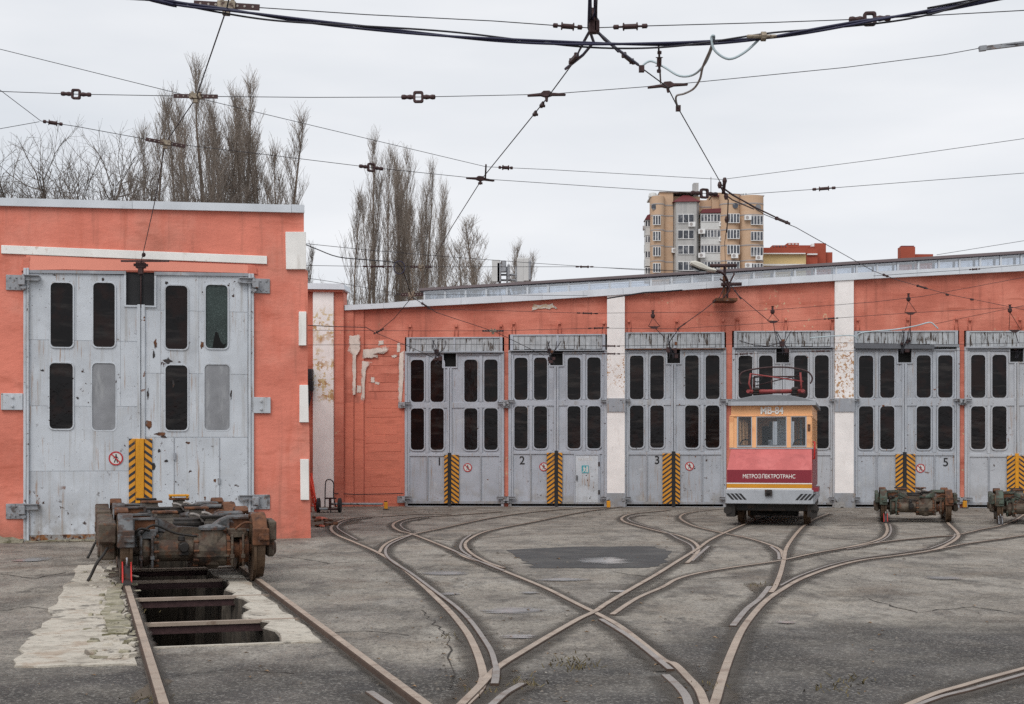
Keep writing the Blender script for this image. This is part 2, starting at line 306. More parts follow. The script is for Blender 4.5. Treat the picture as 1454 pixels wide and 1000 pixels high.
def sheet_mat(name, col, rough, sc, lo, hi, spec=.5, var=.2):                # a ragged-edged thin layer (dirt, water): fades out by noise towards its edge
    m = mat(name, col, rough, var=var, vs=4., bump=.0, coord='World', spec=spec); nt = m.node_tree; N = nt.nodes; L = nt.links
    b = N['Principled BSDF']; o = [n for n in N if n.type == 'OUTPUT_MATERIAL'][0]
    at = N.new('ShaderNodeAttribute'); at.attribute_name = 'edge'
    g = N.new('ShaderNodeNewGeometry'); mp = N.new('ShaderNodeMapping'); mp.inputs['Scale'].default_value = sc; L.new(g.outputs['Position'], mp.inputs[0])
    n = N.new('ShaderNodeTexNoise'); n.inputs['Scale'].default_value = 1; n.inputs['Detail'].default_value = 7; n.inputs['Roughness'].default_value = .65; L.new(mp.outputs[0], n.inputs['Vector'])
    s = N.new('ShaderNodeMath'); s.operation = 'SUBTRACT'; L.new(n.outputs['Fac'], s.inputs[0]); L.new(at.outputs['Fac'], s.inputs[1])
    r = N.new('ShaderNodeMapRange'); r.inputs[1].default_value = lo; r.inputs[2].default_value = hi; L.new(s.outputs[0], r.inputs[0])
    t = N.new('ShaderNodeBsdfTransparent'); mx = N.new('ShaderNodeMixShader'); L.new(r.outputs[0], mx.inputs[0]); L.new(t.outputs[0], mx.inputs[1]); L.new(b.outputs[0], mx.inputs[2]); L.new(mx.outputs[0], o.inputs[0])
    return m
M['dirt'] = sheet_mat('trackside_grit', (.075, .063, .052), .95, (6., 6., 6), -.16, .62)
M['water'] = sheet_mat('sky_pale_water', (.27, .265, .26), .22, (1.5, 9., 5), .05, .32, spec=1.)  # pale base colour stands in for the sky reflected in the puddles
M['soil'] = sheet_mat('spilled_soil', (.11, .085, .062), .95, (5, 5, 5), -.12, .18)

def hazard_mat(name, sgn):
    m = bpy.data.materials.new(name); m.use_nodes = True; nt = m.node_tree; N = nt.nodes; L = nt.links; b = N['Principled BSDF']
    tc = N.new('ShaderNodeTexCoord'); sp = N.new('ShaderNodeSeparateXYZ'); L.new(tc.outputs['Object'], sp.inputs[0])
    a = N.new('ShaderNodeMath'); a.operation = 'MULTIPLY_ADD'; a.inputs[1].default_value = sgn; L.new(sp.outputs['X'], a.inputs[0]); L.new(sp.outputs['Z'], a.inputs[2])
    d = N.new('ShaderNodeMath'); d.operation = 'MULTIPLY'; d.inputs[1].default_value = 1/.13; L.new(a.outputs[0], d.inputs[0])
    f = N.new('ShaderNodeMath'); f.operation = 'FRACT'; L.new(d.outputs[0], f.inputs[0])
    c = N.new('ShaderNodeMath'); c.operation = 'GREATER_THAN'; c.inputs[1].default_value = .56; L.new(f.outputs[0], c.inputs[0])
    n = N.new('ShaderNodeTexNoise'); n.inputs['Scale'].default_value = 9; n.inputs['Detail'].default_value = 8; L.new(tc.outputs['Object'], n.inputs['Vector'])
    r = N.new('ShaderNodeMapRange'); r.inputs[1].default_value = .58; r.inputs[2].default_value = .68; r.inputs[4].default_value = .6; L.new(n.outputs['Fac'], r.inputs[0])
    mx = N.new('ShaderNodeMixRGB'); mx.inputs[1].default_value = (.62, .265, .015, 1); mx.inputs[2].default_value = (.02, .022, .03, 1); L.new(c.outputs[0], mx.inputs[0])
    m2 = N.new('ShaderNodeMixRGB'); m2.inputs[2].default_value = (.24, .12, .04, 1); L.new(r.outputs[0], m2.inputs[0]); L.new(mx.outputs[0], m2.inputs[1]); L.new(m2.outputs[0], b.inputs['Base Color']); b.inputs['Roughness'].default_value = .55
    return m
M['haz_a'] = hazard_mat('hazard_stripes_rising', -.75); M['haz_b'] = hazard_mat('hazard_stripes_falling', .75)

M['flake'] = sheet_mat('flaked_plaster', (.66, .58, .52), .9, (11, 11, 8), -.16, .10, spec=.2)
# asphalt
def ground_mat():
    m = bpy.data.materials.new('worn_asphalt'); m.use_nodes = True; nt = m.node_tree; N = nt.nodes; L = nt.links; b = N['Principled BSDF']
    g = N.new('ShaderNodeNewGeometry').outputs['Position']; sp = N.new('ShaderNodeSeparateXYZ'); L.new(g, sp.inputs[0])
    def noise(sc, det=6, ro=.6):
        mp = N.new('ShaderNodeMapping'); mp.inputs['Scale'].default_value = sc if isinstance(sc, tuple) else (sc,)*3; L.new(g, mp.inputs[0])
        n = N.new('ShaderNodeTexNoise'); n.inputs['Scale'].default_value = 1; n.inputs['Detail'].default_value = det; n.inputs['Roughness'].default_value = ro; L.new(mp.outputs[0], n.inputs['Vector']); return n.outputs['Fac']
    def mr(x, a, b2, c=0., d=1.):
        q = N.new('ShaderNodeMapRange'); q.inputs[1].default_value = a; q.inputs[2].default_value = b2; q.inputs[3].default_value = c; q.inputs[4].default_value = d; L.new(x, q.inputs[0]); return q.outputs[0]
    def ma(op, a, b2):
        q = N.new('ShaderNodeMath'); q.operation = op
        for i, x in enumerate((a, b2)):
            if isinstance(x, (int, float)): q.inputs[i].default_value = x
            else: L.new(x, q.inputs[i])
        return q.outputs[0]
    def mix(k, a, c):
        q = N.new('ShaderNodeMixRGB'); L.new(k, q.inputs[0])
        if isinstance(a, tuple): q.inputs[1].default_value = (*a, 1)
        else: L.new(a, q.inputs[1])
        q.inputs[2].default_value = (*c, 1); return q.outputs[0]
    base = mix(mr(noise(.5, 5), .36, .64), (.385, .345, .292), (.24, .213, .182))
    base = mix(ma('MULTIPLY', mr(noise((1.6, .8, 1), 9, .72), .50, .62), .75), base, (.095, .083, .073))
    base = mix(ma('MULTIPLY', mr(noise((1.1, .55, 1), 8, .7), .53, .64), .8), base, (.40, .37, .325))
    base = mix(ma('MULTIPLY', mr(noise((3.5, 1.4, 1), 9, .75), .55, .63), .7), base, (.075, .066, .06))
    base = mix(ma('MULTIPLY', mr(noise((2.2, 1.3, 1), 9, .75), .62, .68), .75), base, (.42, .395, .36))
    base = mix(ma('MULTIPLY', mr(noise(.8, 6), .52, .66), .5), base, (.16, .115, .08))
    base = mix(ma('MULTIPLY', mr(noise((1.0, .7, 1), 10, .78), .49, .61), .70), base, (.085, .075, .066))
    base = mix(ma('MULTIPLY', mr(noise((.45, .3, 1), 8, .7), .52, .62), .55), base, (.40, .365, .315))
    # newer, darker asphalt laid in the near part of the yard
    edge = ma('ADD', mr(sp.outputs['X'], .4, 2.0, 10.7, 13.0), ma('MULTIPLY', ma('SUBTRACT', noise(.8), .5), 2.6))
    dk = ma('MULTIPLY', mr(ma('SUBTRACT', edge, sp.outputs['Y']), -.4, .5), .92)
    patchy = mr(noise(1.3, 9, .72), .36, .58, .62, 1.)
    base = mix(ma('MULTIPLY', dk, patchy), base, (.038, .035, .034))
    far = mr(sp.outputs['Y'], 32, 40); base = mix(ma('MULTIPLY', far, mr(noise(1.5), .42, .6)), base, (.15, .118, .09))
    # aggregate: light and dark stones in the binder
    v = N.new('ShaderNodeTexVoronoi'); v.inputs['Scale'].default_value = 62; L.new(g, v.inputs['Vector']); vs = N.new('ShaderNodeSeparateColor'); L.new(v.outputs['Color'], vs.inputs[0])
    base = mix(ma('MULTIPLY', mr(vs.outputs[0], .82, .88), .45), base, (.38, .355, .32)); base = mix(ma('MULTIPLY', mr(vs.outputs[1], .8, .86), .5), base, (.05, .046, .042))
    base = mix(ma('MULTIPLY', mr(noise(26, 4, .7), .60, .66), .75), base, (.035, .031, .028)); base = mix(ma('MULTIPLY', mr(noise(31, 4, .7), .63, .68), .7), base, (.46, .43, .39))
    base = mix(ma('MULTIPLY', mr(noise(16, 6, .8), .52, .62), .6), base, (.06, .052, .047)); base = mix(ma('MULTIPLY', mr(noise(19, 6, .8), .58, .66), .55), base, (.40, .37, .33)); base = mix(ma('MULTIPLY', mr(noise((5, 2.5, 1), 9, .8), .57, .66), .5), base, (.062, .054, .048))
    L.new(base, b.inputs['Base Color']); b.inputs['Specular IOR Level'].default_value = .3
    L.new(mr(noise(.9), .35, .6, .95, .62), b.inputs['Roughness'])
    h = ma('ADD', ma('MULTIPLY', v.outputs['Distance'], .25), ma('ADD', noise(8, 8, .7), ma('MULTIPLY', noise(.9, 4), 2.)))
    bp = N.new('ShaderNodeBump'); bp.inputs['Strength'].default_value = 1.; bp.inputs['Distance'].default_value = .035; L.new(h, bp.inputs['Height']); L.new(bp.outputs[0], b.inputs['Normal']); return m
M['asphalt'] = ground_mat()
M['newasphalt'] = mat('fresh_black_asphalt', (.055, .053, .053), .8, var=.25, vs=2., bump=.6, bs=22., bdist=.02, coord='World', layers=[dict(col=(.16, .15, .14), sc=34., lo=.66, hi=.7, amt=.5), dict(col=(.09, .085, .08), sc=1.5, lo=.5, hi=.62, amt=.7)])

# ---------------------------------------------------------------- ground, pit
TA = math.atan2(605, 2000)                                                # heading of the pit track
TO = G(272.5, 829)                                                        # centre of the front axle of the near bogie
tdir = Vector((-math.sin(TA), math.cos(TA), 0)); nrm = Vector((math.cos(TA), math.sin(TA), 0))
def TR(a, s, z=0.0): p = TO + nrm*a + tdir*s; return Vector((p.x, p.y, z))
def toTR(p): d = Vector(p) - TO; return (d.dot(nrm), d.dot(tdir))
s_near = toTR(G(300, 917))[1]; s_far = 6.4
hole = [(-.70, s_near)]
r2 = random.Random(3)
nR = 34
for i in range(nR+1):
    s = s_near + (s_far - s_near)*i/nR; big = .07 if s < .2 else .02
    hole.append((.36 + r2.uniform(-big, big) - (.12 if 1.5 < s - s_near < 2.3 else 0), s + (r2.uniform(-.06, .06) if 0 < i < nR else 0)))
hole.append((-.70, s_far))
for i in range(12): s = s_far - (s_far - s_near)*(i+.5)/12; hole.append((-.70 + r2.uniform(-.02, .02), s))
hw = [TR(a, s) for a, s in hole]
bm = bmesh.new()
big = [Vector((-900, -60, 0)), Vector((900, -60, 0)), Vector((900, 2500, 0)), Vector((-900, 2500, 0))]
es = []
for loop in (big, hw):
    vs = [bm.verts.new(p) for p in loop]; es += [bm.edges.new((vs[i], vs[(i+1) % len(vs)])) for i in range(len(vs))]
bmesh.ops.triangle_fill(bm, edges=es, use_beauty=True, normal=(0, 0, 1))
for f in bm.faces:
    if f.normal.z < 0: f.normal_flip()
me = bpy.data.meshes.new('ground'); bm.to_mesh(me); bm.free(); me.materials.append(M['asphalt'])
gr = link('ground', me); gr['kind'] = 'structure'; gr['label'] = 'worn grey asphalt yard crossed by tram rails'
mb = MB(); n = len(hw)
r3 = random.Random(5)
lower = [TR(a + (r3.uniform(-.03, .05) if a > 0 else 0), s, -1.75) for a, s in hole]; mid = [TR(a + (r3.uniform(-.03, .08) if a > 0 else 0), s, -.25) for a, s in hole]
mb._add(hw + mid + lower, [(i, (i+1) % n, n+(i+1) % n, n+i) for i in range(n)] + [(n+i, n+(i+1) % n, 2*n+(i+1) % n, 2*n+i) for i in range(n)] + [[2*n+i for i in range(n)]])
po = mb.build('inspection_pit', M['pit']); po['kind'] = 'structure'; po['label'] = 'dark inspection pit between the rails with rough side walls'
def sheet(name, pts, z, m, label, thick=0.0, kind='structure'):
    mb = MB()
    if thick: mb.prism([(p[0], p[1]) for p in pts], -.05, z, 'z')
    else: mb._add([(p[0], p[1], z) for p in pts], [list(range(len(pts)))])
    o = mb.build(name, m); o['kind'] = kind; o['label'] = label; return o
def gp(px): return [tuple(G(x, y)[:2]) for x, y in px]
sheet('concrete_apron', blob(gp([(25, 949), (192, 944), (186, 905), (176, 868), (168, 838), (150, 812), (138, 802), (110, 804), (98, 825), (82, 855), (62, 888), (36, 920)]), .05, 6, 1), .014, M['concrete'], 'broken pale concrete strip beside the pit rail', .1)
sheet('moss_ledge', blob(gp([(146, 905), (182, 903), (176, 862), (170, 835), (152, 838), (146, 868)]), .04, 6, 2), .03, M['moss_concrete'], 'mossy cracked concrete edge beside the pit rail', .1)
# right-hand pit lip of broken concrete
lip = [(a+.015, s) for a, s in hole[1:nR+2] if s < .9]
lipo = [(.66 + r2.uniform(-.03, .03), s) for a, s in reversed(lip)]
sheet('pit_lip', [TR(a, s)[:2] for a, s in lip + lipo], .016, M['concrete'], 'crumbling pale concrete lip between the pit and the rail', .1)
sheet('pit_end_lip', [TR(a, s)[:2] for a, s in [(-.7, s_near-.07), (-.3, s_near-.05), (.1, s_near-.08), (.4, s_near-.06), (.66, s_near-.09), (.66, s_near+.01), (.36, s_near-.005), (-.7, s_near-.005)]], .012, M['concrete'], 'thin concrete kerb at the near end of the pit', .1)
mb = MB()                                                                  # chips of broken concrete
for i in range(120):
    px = rnd.uniform(118, 196); py = rnd.uniform(806, 940)
    if px < 170 and rnd.random() < .55: px = rnd.uniform(148, 185)
    c = G(px, py); l = rnd.uniform(.015, .07); wd = rnd.uniform(.012, .05); mb.M = Matrix.Translation((c.x, c.y, .012)) @ Matrix.Rotation(rnd.uniform(-3, 3), 4, 'Z') @ Matrix.Rotation(rnd.uniform(-.15, .15), 4, 'Y'); h = rnd.uniform(.008, .032)
    mb._add([(-l, -wd*.6, 0), (l*.8, -wd, 0), (l, wd*.5, 0), (-l*.7, wd, 0), (-l*.9, -wd*.4, h), (l*.7, -wd*.8, h), (l*.8, wd*.3, h), (-l*.6, wd*.8, h)], [(0,1,2,3), (4,5,6,7), (0,1,5,4), (1,2,6,5), (2,3,7,6), (3,0,4,7)], i % 2)
o = mb.build('concrete_rubble', [M['concrete'], M['moss_concrete']]); tag(o, 'loose flakes of broken concrete beside the pit rail', 'rubble', kind='stuff')
# asphalt patch + puddles
sheet('asphalt_patch', blob(gp([(722, 781), (800, 777), (925, 776), (949, 783), (945, 801), (915, 807), (760, 807), (742, 797)]), .07, 6, 4), .004, M['newasphalt'], 'fresh black asphalt patch in the middle of the yard')
def blobsheet(name, cx, cy, wx, wy, m, z, label, seed, nn=36):
    r = random.Random(seed); c = G(cx, cy); a = abs(G(cx+wx, cy).x - c.x); bb = abs(G(cx, cy-wy).y - c.y)
    mb = MB(); vs = [(c.x, c.y, z)]; att = [0.]; fs = []
    for k, (rr, e) in enumerate(((.55, .35), (1., 1.))):
        for i in range(nn):
            t = 2*math.pi*i/nn; q = rr*r.uniform(.9, 1.1); vs.append((c.x + a*q*math.cos(t), c.y + bb*q*math.sin(t), z)); att.append(e)
    fs += [(0, 1+i, 1+(i+1) % nn) for i in range(nn)] + [(1+i, 1+nn+i, 1+nn+(i+1) % nn, 1+(i+1) % nn) for i in range(nn)]
    mb._add(vs, fs); mb.att = att; o = mb.build(name, m); o['kind'] = 'structure'; o['label'] = label; return o
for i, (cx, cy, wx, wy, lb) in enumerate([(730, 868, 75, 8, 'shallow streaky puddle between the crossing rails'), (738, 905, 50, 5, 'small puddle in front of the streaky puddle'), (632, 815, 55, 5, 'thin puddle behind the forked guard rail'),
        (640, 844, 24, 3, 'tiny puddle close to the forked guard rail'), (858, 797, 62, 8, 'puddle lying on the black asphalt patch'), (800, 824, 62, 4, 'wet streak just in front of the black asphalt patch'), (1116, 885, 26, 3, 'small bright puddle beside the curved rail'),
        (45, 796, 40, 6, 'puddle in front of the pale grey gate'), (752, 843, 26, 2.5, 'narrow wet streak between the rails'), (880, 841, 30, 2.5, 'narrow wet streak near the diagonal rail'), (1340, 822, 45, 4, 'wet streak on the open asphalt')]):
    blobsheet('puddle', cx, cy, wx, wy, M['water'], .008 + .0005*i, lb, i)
for i, (cx, cy, wx, wy) in enumerate([(690, 973, 55, 16), (1015, 985, 50, 18), (1085, 838, 30, 14), (155, 815, 40, 14), (470, 742, 60, 8), (215, 980, 25, 22), (740, 975, 30, 12)]):
    blobsheet('soil_patch', cx, cy, wx, wy, M['soil'], .005, 'patch of spilled soil and grit on the asphalt', 30+i)

# ---------------------------------------------------------------- rails
A7 = lambda pts: [(440 + x/2.796, 700 + y/2.796) for x, y in pts]
A8 = lambda pts: [(940 + x/2.829, 700 + y/2.829) for x, y in pts]
dirt = MB(); dirt.att = []
def rail(pts, wd, label, m='rail', name='rail', h=.014, zi=[0], bed=.23, extra=None):
    path = catmull([G(*p) for p in pts], 7)
    def out(q): return q[1] > 996 or q[0] > 1459
    if out(pts[0]): path = [path[0] + (path[0]-path[1]).normalized()*9] + path
    if out(pts[-1]): path = path + [path[-1] + (path[-1]-path[-2]).normalized()*9]
    zi[0] += 1; z = h + (zi[0] % 9)*.0013
    mb = MB(); wd *= .82; sec = [(-wd*.52, -.06), (-wd*.5, z-.006), (-wd*.42, z), (wd*.42, z), (wd*.5, z-.006), (wd*.52, -.06)]; vs = []
    for i, p in enumerate(path):
        d = (path[min(i+1, len(path)-1)] - path[max(i-1, 0)]).normalized(); x = Vector((d.y, -d.x, 0)); vs += [p + x*a + Vector((0, 0, b)) for a, b in sec]
    k = len(sec); fs = [(i*k+j, i*k+j+1, (i+1)*k+j+1, (i+1)*k+j) for i in range(len(path)-1) for j in range(k-1)] + [list(range(k)), [(len(path)-1)*k+j for j in range(k)]]
    mb._add(vs, fs); mb.m = [0 if (q < (len(path)-1)*(k-1) and q % (k-1) == 2) else 1 for q in range(len(fs))]; o = mb.build(name, [M[m], M['rail_side']]); tag(o, label, 'rail', 'tram rails sunk in the yard')
    b = len(dirt.v); dv = []
    for i, p in enumerate(path):
        d = (path[min(i+1, len(path)-1)] - path[max(i-1, 0)]).normalized(); x = Vector((d.y, -d.x, 0))
        for a, e in ((-bed, 1.), (-.05, .0), (.05, .0), (bed, 1.)): dv.append(p + x*a + Vector((0, 0, .0062 + (zi[0] % 9)*.0005))); dirt.att.append(e)
    dirt._add(dv, [(i*4+j, i*4+j+1, (i+1)*4+j+1, (i+1)*4+j) for i in range(len(path)-1) for j in range(3)])
    return o
# pit track (straight)
gl = abs(toTR(G(178, 829))[0]); grr = toTR(G(367, 829))[0]
def prail(a, label):
    mb = MB(); pts = [TR(a, -9.3), TR(a, 8.2)]; vs = []
    for p in pts: vs += [p + nrm*x + Vector((0, 0, z)) for x, z in ((-.06, -.1), (-.05, -.02), (-.036, .05), (-.03, .06), (.03, .06), (.036, .05), (.05, -.02), (.06, -.1))]
    mb._add(vs, [(j, j+1, 8+j+1, 8+j) for j in range(7)] + [list(range(8)), list(range(8, 16))]); mb.m = [1, 1, 1, 0, 1, 1, 1, 1, 1]; tag(mb.build('rail', [M['rail'], M['rail_side']]), label, 'rail', 'tram rails sunk in the yard')
    b = []; 
    for s in (-9.3, -6, -3, 0, 4, 8):
        for q, e in ((-.12, 1.), (-.05, .0), (.05, .0), (.12, 1.)): b.append(TR(a+q, s, .02)); dirt.att.append(e)
    dirt._add(b, [(i*4+j, i*4+j+1, (i+1)*4+j+1, (i+1)*4+j) for i in range(5) for j in range(3) if (j < 2) == (a > 0) or j == 1])
prail(-gl, 'straight rail along the pale concrete strip, under the near bogie'); prail(grr, 'straight rail along the asphalt side of the inspection pit')
rail(A7([(560, 86), (420, 86), (300, 95), (200, 98), (130, 110), (92, 130), (85, 148), (110, 170), (180, 200), (270, 240), (350, 290), (430, 355), (500, 420), (560, 480), (620, 555), (655, 620), (680, 690), (690, 742)]), .085, 'long curving rail that bends past the salmon building corner')
rail(A7([(690, 742), (672, 790), (622, 842), (560, 900)]), .095, 'short bent rail end below the long curving rail')
rail(A7([(245, 100), (150, 113), (112, 132), (118, 150), (187, 190)]), .05, 'thin guard rail inside the tight bend by the building corner', 'guard', 'guard_rail', h=.016)
rail(A7([(1180, 60), (1020, 66), (840, 83), (700, 105), (560, 135), (410, 167), (340, 187), (295, 212), (276, 240)]), .075, 'rail curving from gate two round to the long curving rail')
rail(A7([(400, 172), (335, 200), (305, 222), (302, 250), (330, 280), (400, 325), (500, 400), (580, 460), (640, 520), (690, 590), (722, 645), (740, 712)]), .06, 'pale guard rail hugging the long curving rail', 'guard', 'guard_rail', h=.02)
rail(A7([(740, 712), (738, 745), (733, 772)]), .075, 'short pale guard rail piece at the foot of the fork', 'guard', 'guard_rail', h=.02)
rail(A8([(440, 85), (385, 108), (312, 138), (250, 165), (190, 195), (145, 228), (70, 275), (-20, 332), (-120, 390), (-220, 450), (-270, 484), (-330, 512), (-440, 575), (-560, 648), (-660, 712), (-735, 790), (-800, 855)]), .085, 'rail running from the tram wheels diagonally across to the bottom edge')
rail(A7([(728, 850), (780, 805), (845, 768)]), .075, 'short loose guard rail at the bottom beside the diagonal rail', 'guard', 'guard_rail')
rail(A8([(188, 216), (160, 240), (120, 276)]), .075, 'short guard rail stub at the frog in front of the tram', 'guard', 'guard_rail')
rail(A7([(1420, 70), (1370, 76), (1320, 80), (1268, 87), (1238, 102), (1250, 117), (1300, 133), (1400, 158)]) + A8([(60, 172), (115, 193), (143, 215), (145, 236), (125, 262), (100, 285)]), .085, 'rail from gate three swinging round to the diagonal rail')
rail(A7([(1330, 90), (1285, 95), (1262, 104), (1280, 117), (1320, 130), (1410, 157)]) + A8([(62, 186), (105, 206), (126, 226), (122, 250)]), .05, 'guard rail inside the bend in front of gate three', 'guard', 'guard_rail', h=.014)
rail(A7([(760, 76), (600, 88), (480, 95), (400, 102), (345, 117), (330, 135), (360, 155), (410, 168), (560, 228), (620, 260), (700, 285), (765, 312), (930, 380), (1050, 440), (1160, 495), (1230, 535), (1300, 588), (1400, 668)]) + A8([(50, 695), (110, 755), (150, 802), (172, 860)]), .085, 'rail from gate one crossing the diagonal rail to the bottom edge')
rail(A7([(470, 100), (400, 112), (362, 125), (368, 142), (400, 158)]), .045, 'guard rail inside the bend in front of gate one', 'guard', 'guard_rail', h=.014)
rail(A7([(1250, 55), (1080, 78), (900, 115), (760, 142), (680, 163), (628, 192), (617, 215), (642, 245), (700, 278), (770, 303)]), .075, 'rail curving from gate two to the long crossing rail')
rail(A7([(640, 170), (606, 195), (600, 228), (640, 258)]), .06, 'guard rail outside the bend beside the black patch', 'guard', 'guard_rail')
rail(A7([(560, 230), (660, 272), (768, 315)]), .06, 'straight guard rail beside the black patch joint', 'guard', 'guard_rail')
rail(A7([(1155, 510), (1250, 568), (1330, 628), (1432, 712)]), .07, 'pale guard rail below the crossing', 'guard', 'guard_rail')
rail(A7([(1412, 728), (1460, 772)]) + A8([(95, 822), (108, 860)]), .085, 'wide pale guard rail end at the bottom below the crossing', 'guard', 'guard_rail')
rail(A7([(1200, 488), (1300, 422), (1400, 378)]) + A8([(60, 350), (150, 325), (280, 303), (400, 286), (490, 272), (620, 245), (750, 220), (840, 200), (888, 180), (905, 152), (897, 120), (890, 95), (880, 70)]), .08, 'rail curving from the crossing to the green bogie near gate five')
rail(A8([(915, 128), (920, 158), (895, 188), (825, 212), (740, 230)]), .05, 'guard rail inside the bend under the green bogie', 'guard', 'guard_rail')
rail(A8([(670, 85), (612, 108), (570, 135), (545, 160), (518, 195), (498, 230), (489, 275), (475, 330), (455, 380), (437, 405)]), .085, 'rail under the tram wheel leading down to the curved junction')
rail(A8([(200, 870), (215, 845), (240, 760), (275, 660), (320, 560), (370, 490), (420, 437), (480, 395), (560, 350), (680, 305), (800, 275), (950, 255), (1090, 233), (1155, 206), (1188, 182), (1188, 165), (1165, 140), (1150, 125), (1135, 95)]), .09, 'big curved rail sweeping from the bottom edge round to the green bogie')
rail(A8([(475, 378), (560, 335), (680, 293), (800, 266), (950, 246), (1080, 226)]), .045, 'inner groove rail alongside the big curved rail', 'guard', 'guard_rail', h=.012)
rail(A8([(1075, 228), (1140, 203), (1172, 182), (1176, 168)]), .045, 'guard rail inside the bend beside the green bogie', 'guard', 'guard_rail', h=.012)
rail(A8([(1085, 236), (1210, 210), (1350, 190), (1470, 172), (1640, 150), (1760, 120)]), .065, 'far rail leaving the big curved rail towards the picture edge')
rail(A8([(490, 275), (600, 250), (700, 232), (900, 200), (1090, 180), (1180, 174), (1280, 151), (1352, 137), (1420, 112), (1460, 85)]), .065, 'thin rail from the tram junction to the cut-off bogie')
rail(A8([(240, 65), (150, 75), (95, 84), (74, 96), (80, 110), (130, 135), (240, 162), (350, 185), (430, 210), (475, 232), (487, 262)]), .08, 'rail from gate three curving past the tram to its junction')
rail(A8([(436, 218), (466, 243), (470, 271)]), .065, 'short guard rail stub beside the tram junction', 'guard', 'guard_rail')
rail(A8([(432, 380), (392, 430), (340, 472), (284, 540)]), .085, 'pale loose guard rail beside the big curved junction', 'guard', 'guard_rail')
rail(A8([(985, 862), (1100, 814), (1200, 785), (1300, 755), (1454, 713), (1640, 662), (1900, 600)]), .075, 'lone rail cutting the bottom corner of the yard')
rail(A8([(1015, 866), (1120, 828), (1225, 802), (1330, 772), (1454, 737), (1640, 685), (1900, 620)]), .06, 'guard rail in front of the lone corner rail', 'guard', 'guard_rail')
rail(A7([(238, 799), (275, 825), (312, 850)]), .08, 'short guard rail stub beside the pit rail at the bottom edge', 'guard', 'guard_rail')
tag(dirt.build('track_dirt', M['dirt']), 'dark grit packed along the rails', 'dirt', kind='stuff')
# beams across the pit
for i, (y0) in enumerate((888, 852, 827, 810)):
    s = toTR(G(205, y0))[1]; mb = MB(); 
    for z0, z1, hw2, mi_ in ((-.045, -.012, .035, 0), (-.10, -.045, .012, 1), (-.115, -.10, .05, 1)): mb.box(-gl+.03, grr-.05, -hw2, hw2, z0, z1, mi_)  # darker material on web and lower flange paints the shade below the top
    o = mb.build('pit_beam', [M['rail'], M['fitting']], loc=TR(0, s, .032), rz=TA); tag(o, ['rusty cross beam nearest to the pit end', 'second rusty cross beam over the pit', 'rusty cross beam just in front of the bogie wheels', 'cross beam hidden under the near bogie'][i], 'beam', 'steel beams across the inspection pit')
mb = MB(); r = random.Random(77)
def crack(pts, wd):
    q = []
    for a, c in zip(pts, pts[1:]):
        for k in range(7): q.append(Vector(G(*a)).lerp(Vector(G(*c)), k/7) + Vector((r.gauss(0, .015), r.gauss(0, .02), 0)))
    vs = []
    for i, p in enumerate(q):
        d = (q[min(i+1, len(q)-1)]-q[max(i-1, 0)]).normalized(); x = Vector((d.y, -d.x, 0))*wd*r.uniform(.3, 1.2); vs += [p - x + Vector((0, 0, .0035)), p + x + Vector((0, 0, .0035))]
    mb._add(vs, [(2*i, 2*i+1, 2*i+3, 2*i+2) for i in range(len(q)-1)])
for pts, wd in (([(598, 866), (615, 885), (632, 900), (640, 935), (645, 990)], .007), ([(632, 900), (650, 905), (668, 925)], .008), ([(400, 790), (470, 800), (540, 796)], .014), ([(455, 900), (520, 896), (590, 903)], .009), ([(870, 812), (960, 825), (1060, 818)], .014), ([(1230, 850), (1300, 870), (1380, 862), (1450, 872)], .012), ([(0, 868), (40, 862), (90, 868)], .009), ([(0, 815), (50, 822), (95, 812)], .012), ([(250, 960), (330, 950), (430, 958)], .006), ([(560, 760), (640, 768), (720, 762)], .02), ([(1180, 765), (1300, 772), (1440, 764)], .02), ([(900, 930), (935, 945), (980, 940)], .007)): crack(pts, wd)
M['crack'] = mat('dirt_filled_crack', (.045, .038, .032), .95, var=.4, vs=6., bump=0, coord='World'); tag(mb.build('asphalt_cracks', M['crack']), 'dirt filled cracks in the worn asphalt', 'cracks', kind='stuff')
# small loose things on the ground
mb = MB()
for i in range(700):
    t = rnd.random()
    if t < .45: px, py = rnd.uniform(445, 1454), 720 + abs(rnd.gauss(0, 6)) + 2
    elif t < .75: px, py = rnd.uniform(0, 1454), rnd.uniform(740, 1000)
    else: px, py = rnd.gauss(690, 60), rnd.uniform(900, 1000)
    c = G(px, py); a_, s_ = toTR(c)
    if -.8 < a_ < .5 and s_near-.05 < s_ < 7: continue
    q = rnd.uniform(.005, .015) * (1 if c.y < 20 else 2.0); mb.M = Matrix.Translation((c.x, c.y, q*.4)) @ Matrix.Rotation(rnd.uniform(0, 6), 4, 'Z')
    mb._add([(-q, -q*.7, -q*.5), (q*.8, -q, -q*.5), (q, q*.6, -q*.5), (-q*.7, q, -q*.5), (-q*.3, -q*.2, q*.5), (q*.5, q*.2, q*.45)], [(0,1,5,4), (1,2,5), (2,3,4,5), (3,0,4), (0,1,2,3)])
tag(mb.build('gravel', mat('mixed_grit', (.17, .15, .13), .9, var=.6, vs=1.5, coord='World')), 'loose stones and grit scattered over the asphalt', 'gravel', kind='stuff')
M['litter'] = mat('dead_leaves', (.20, .13, .075), .9, var=.7, vs=2., bump=0, coord='World', layers=[dict(col=(.45, .42, .38), sc=1.7, lo=.6, hi=.62)])
mb = MB(); r = random.Random(91)
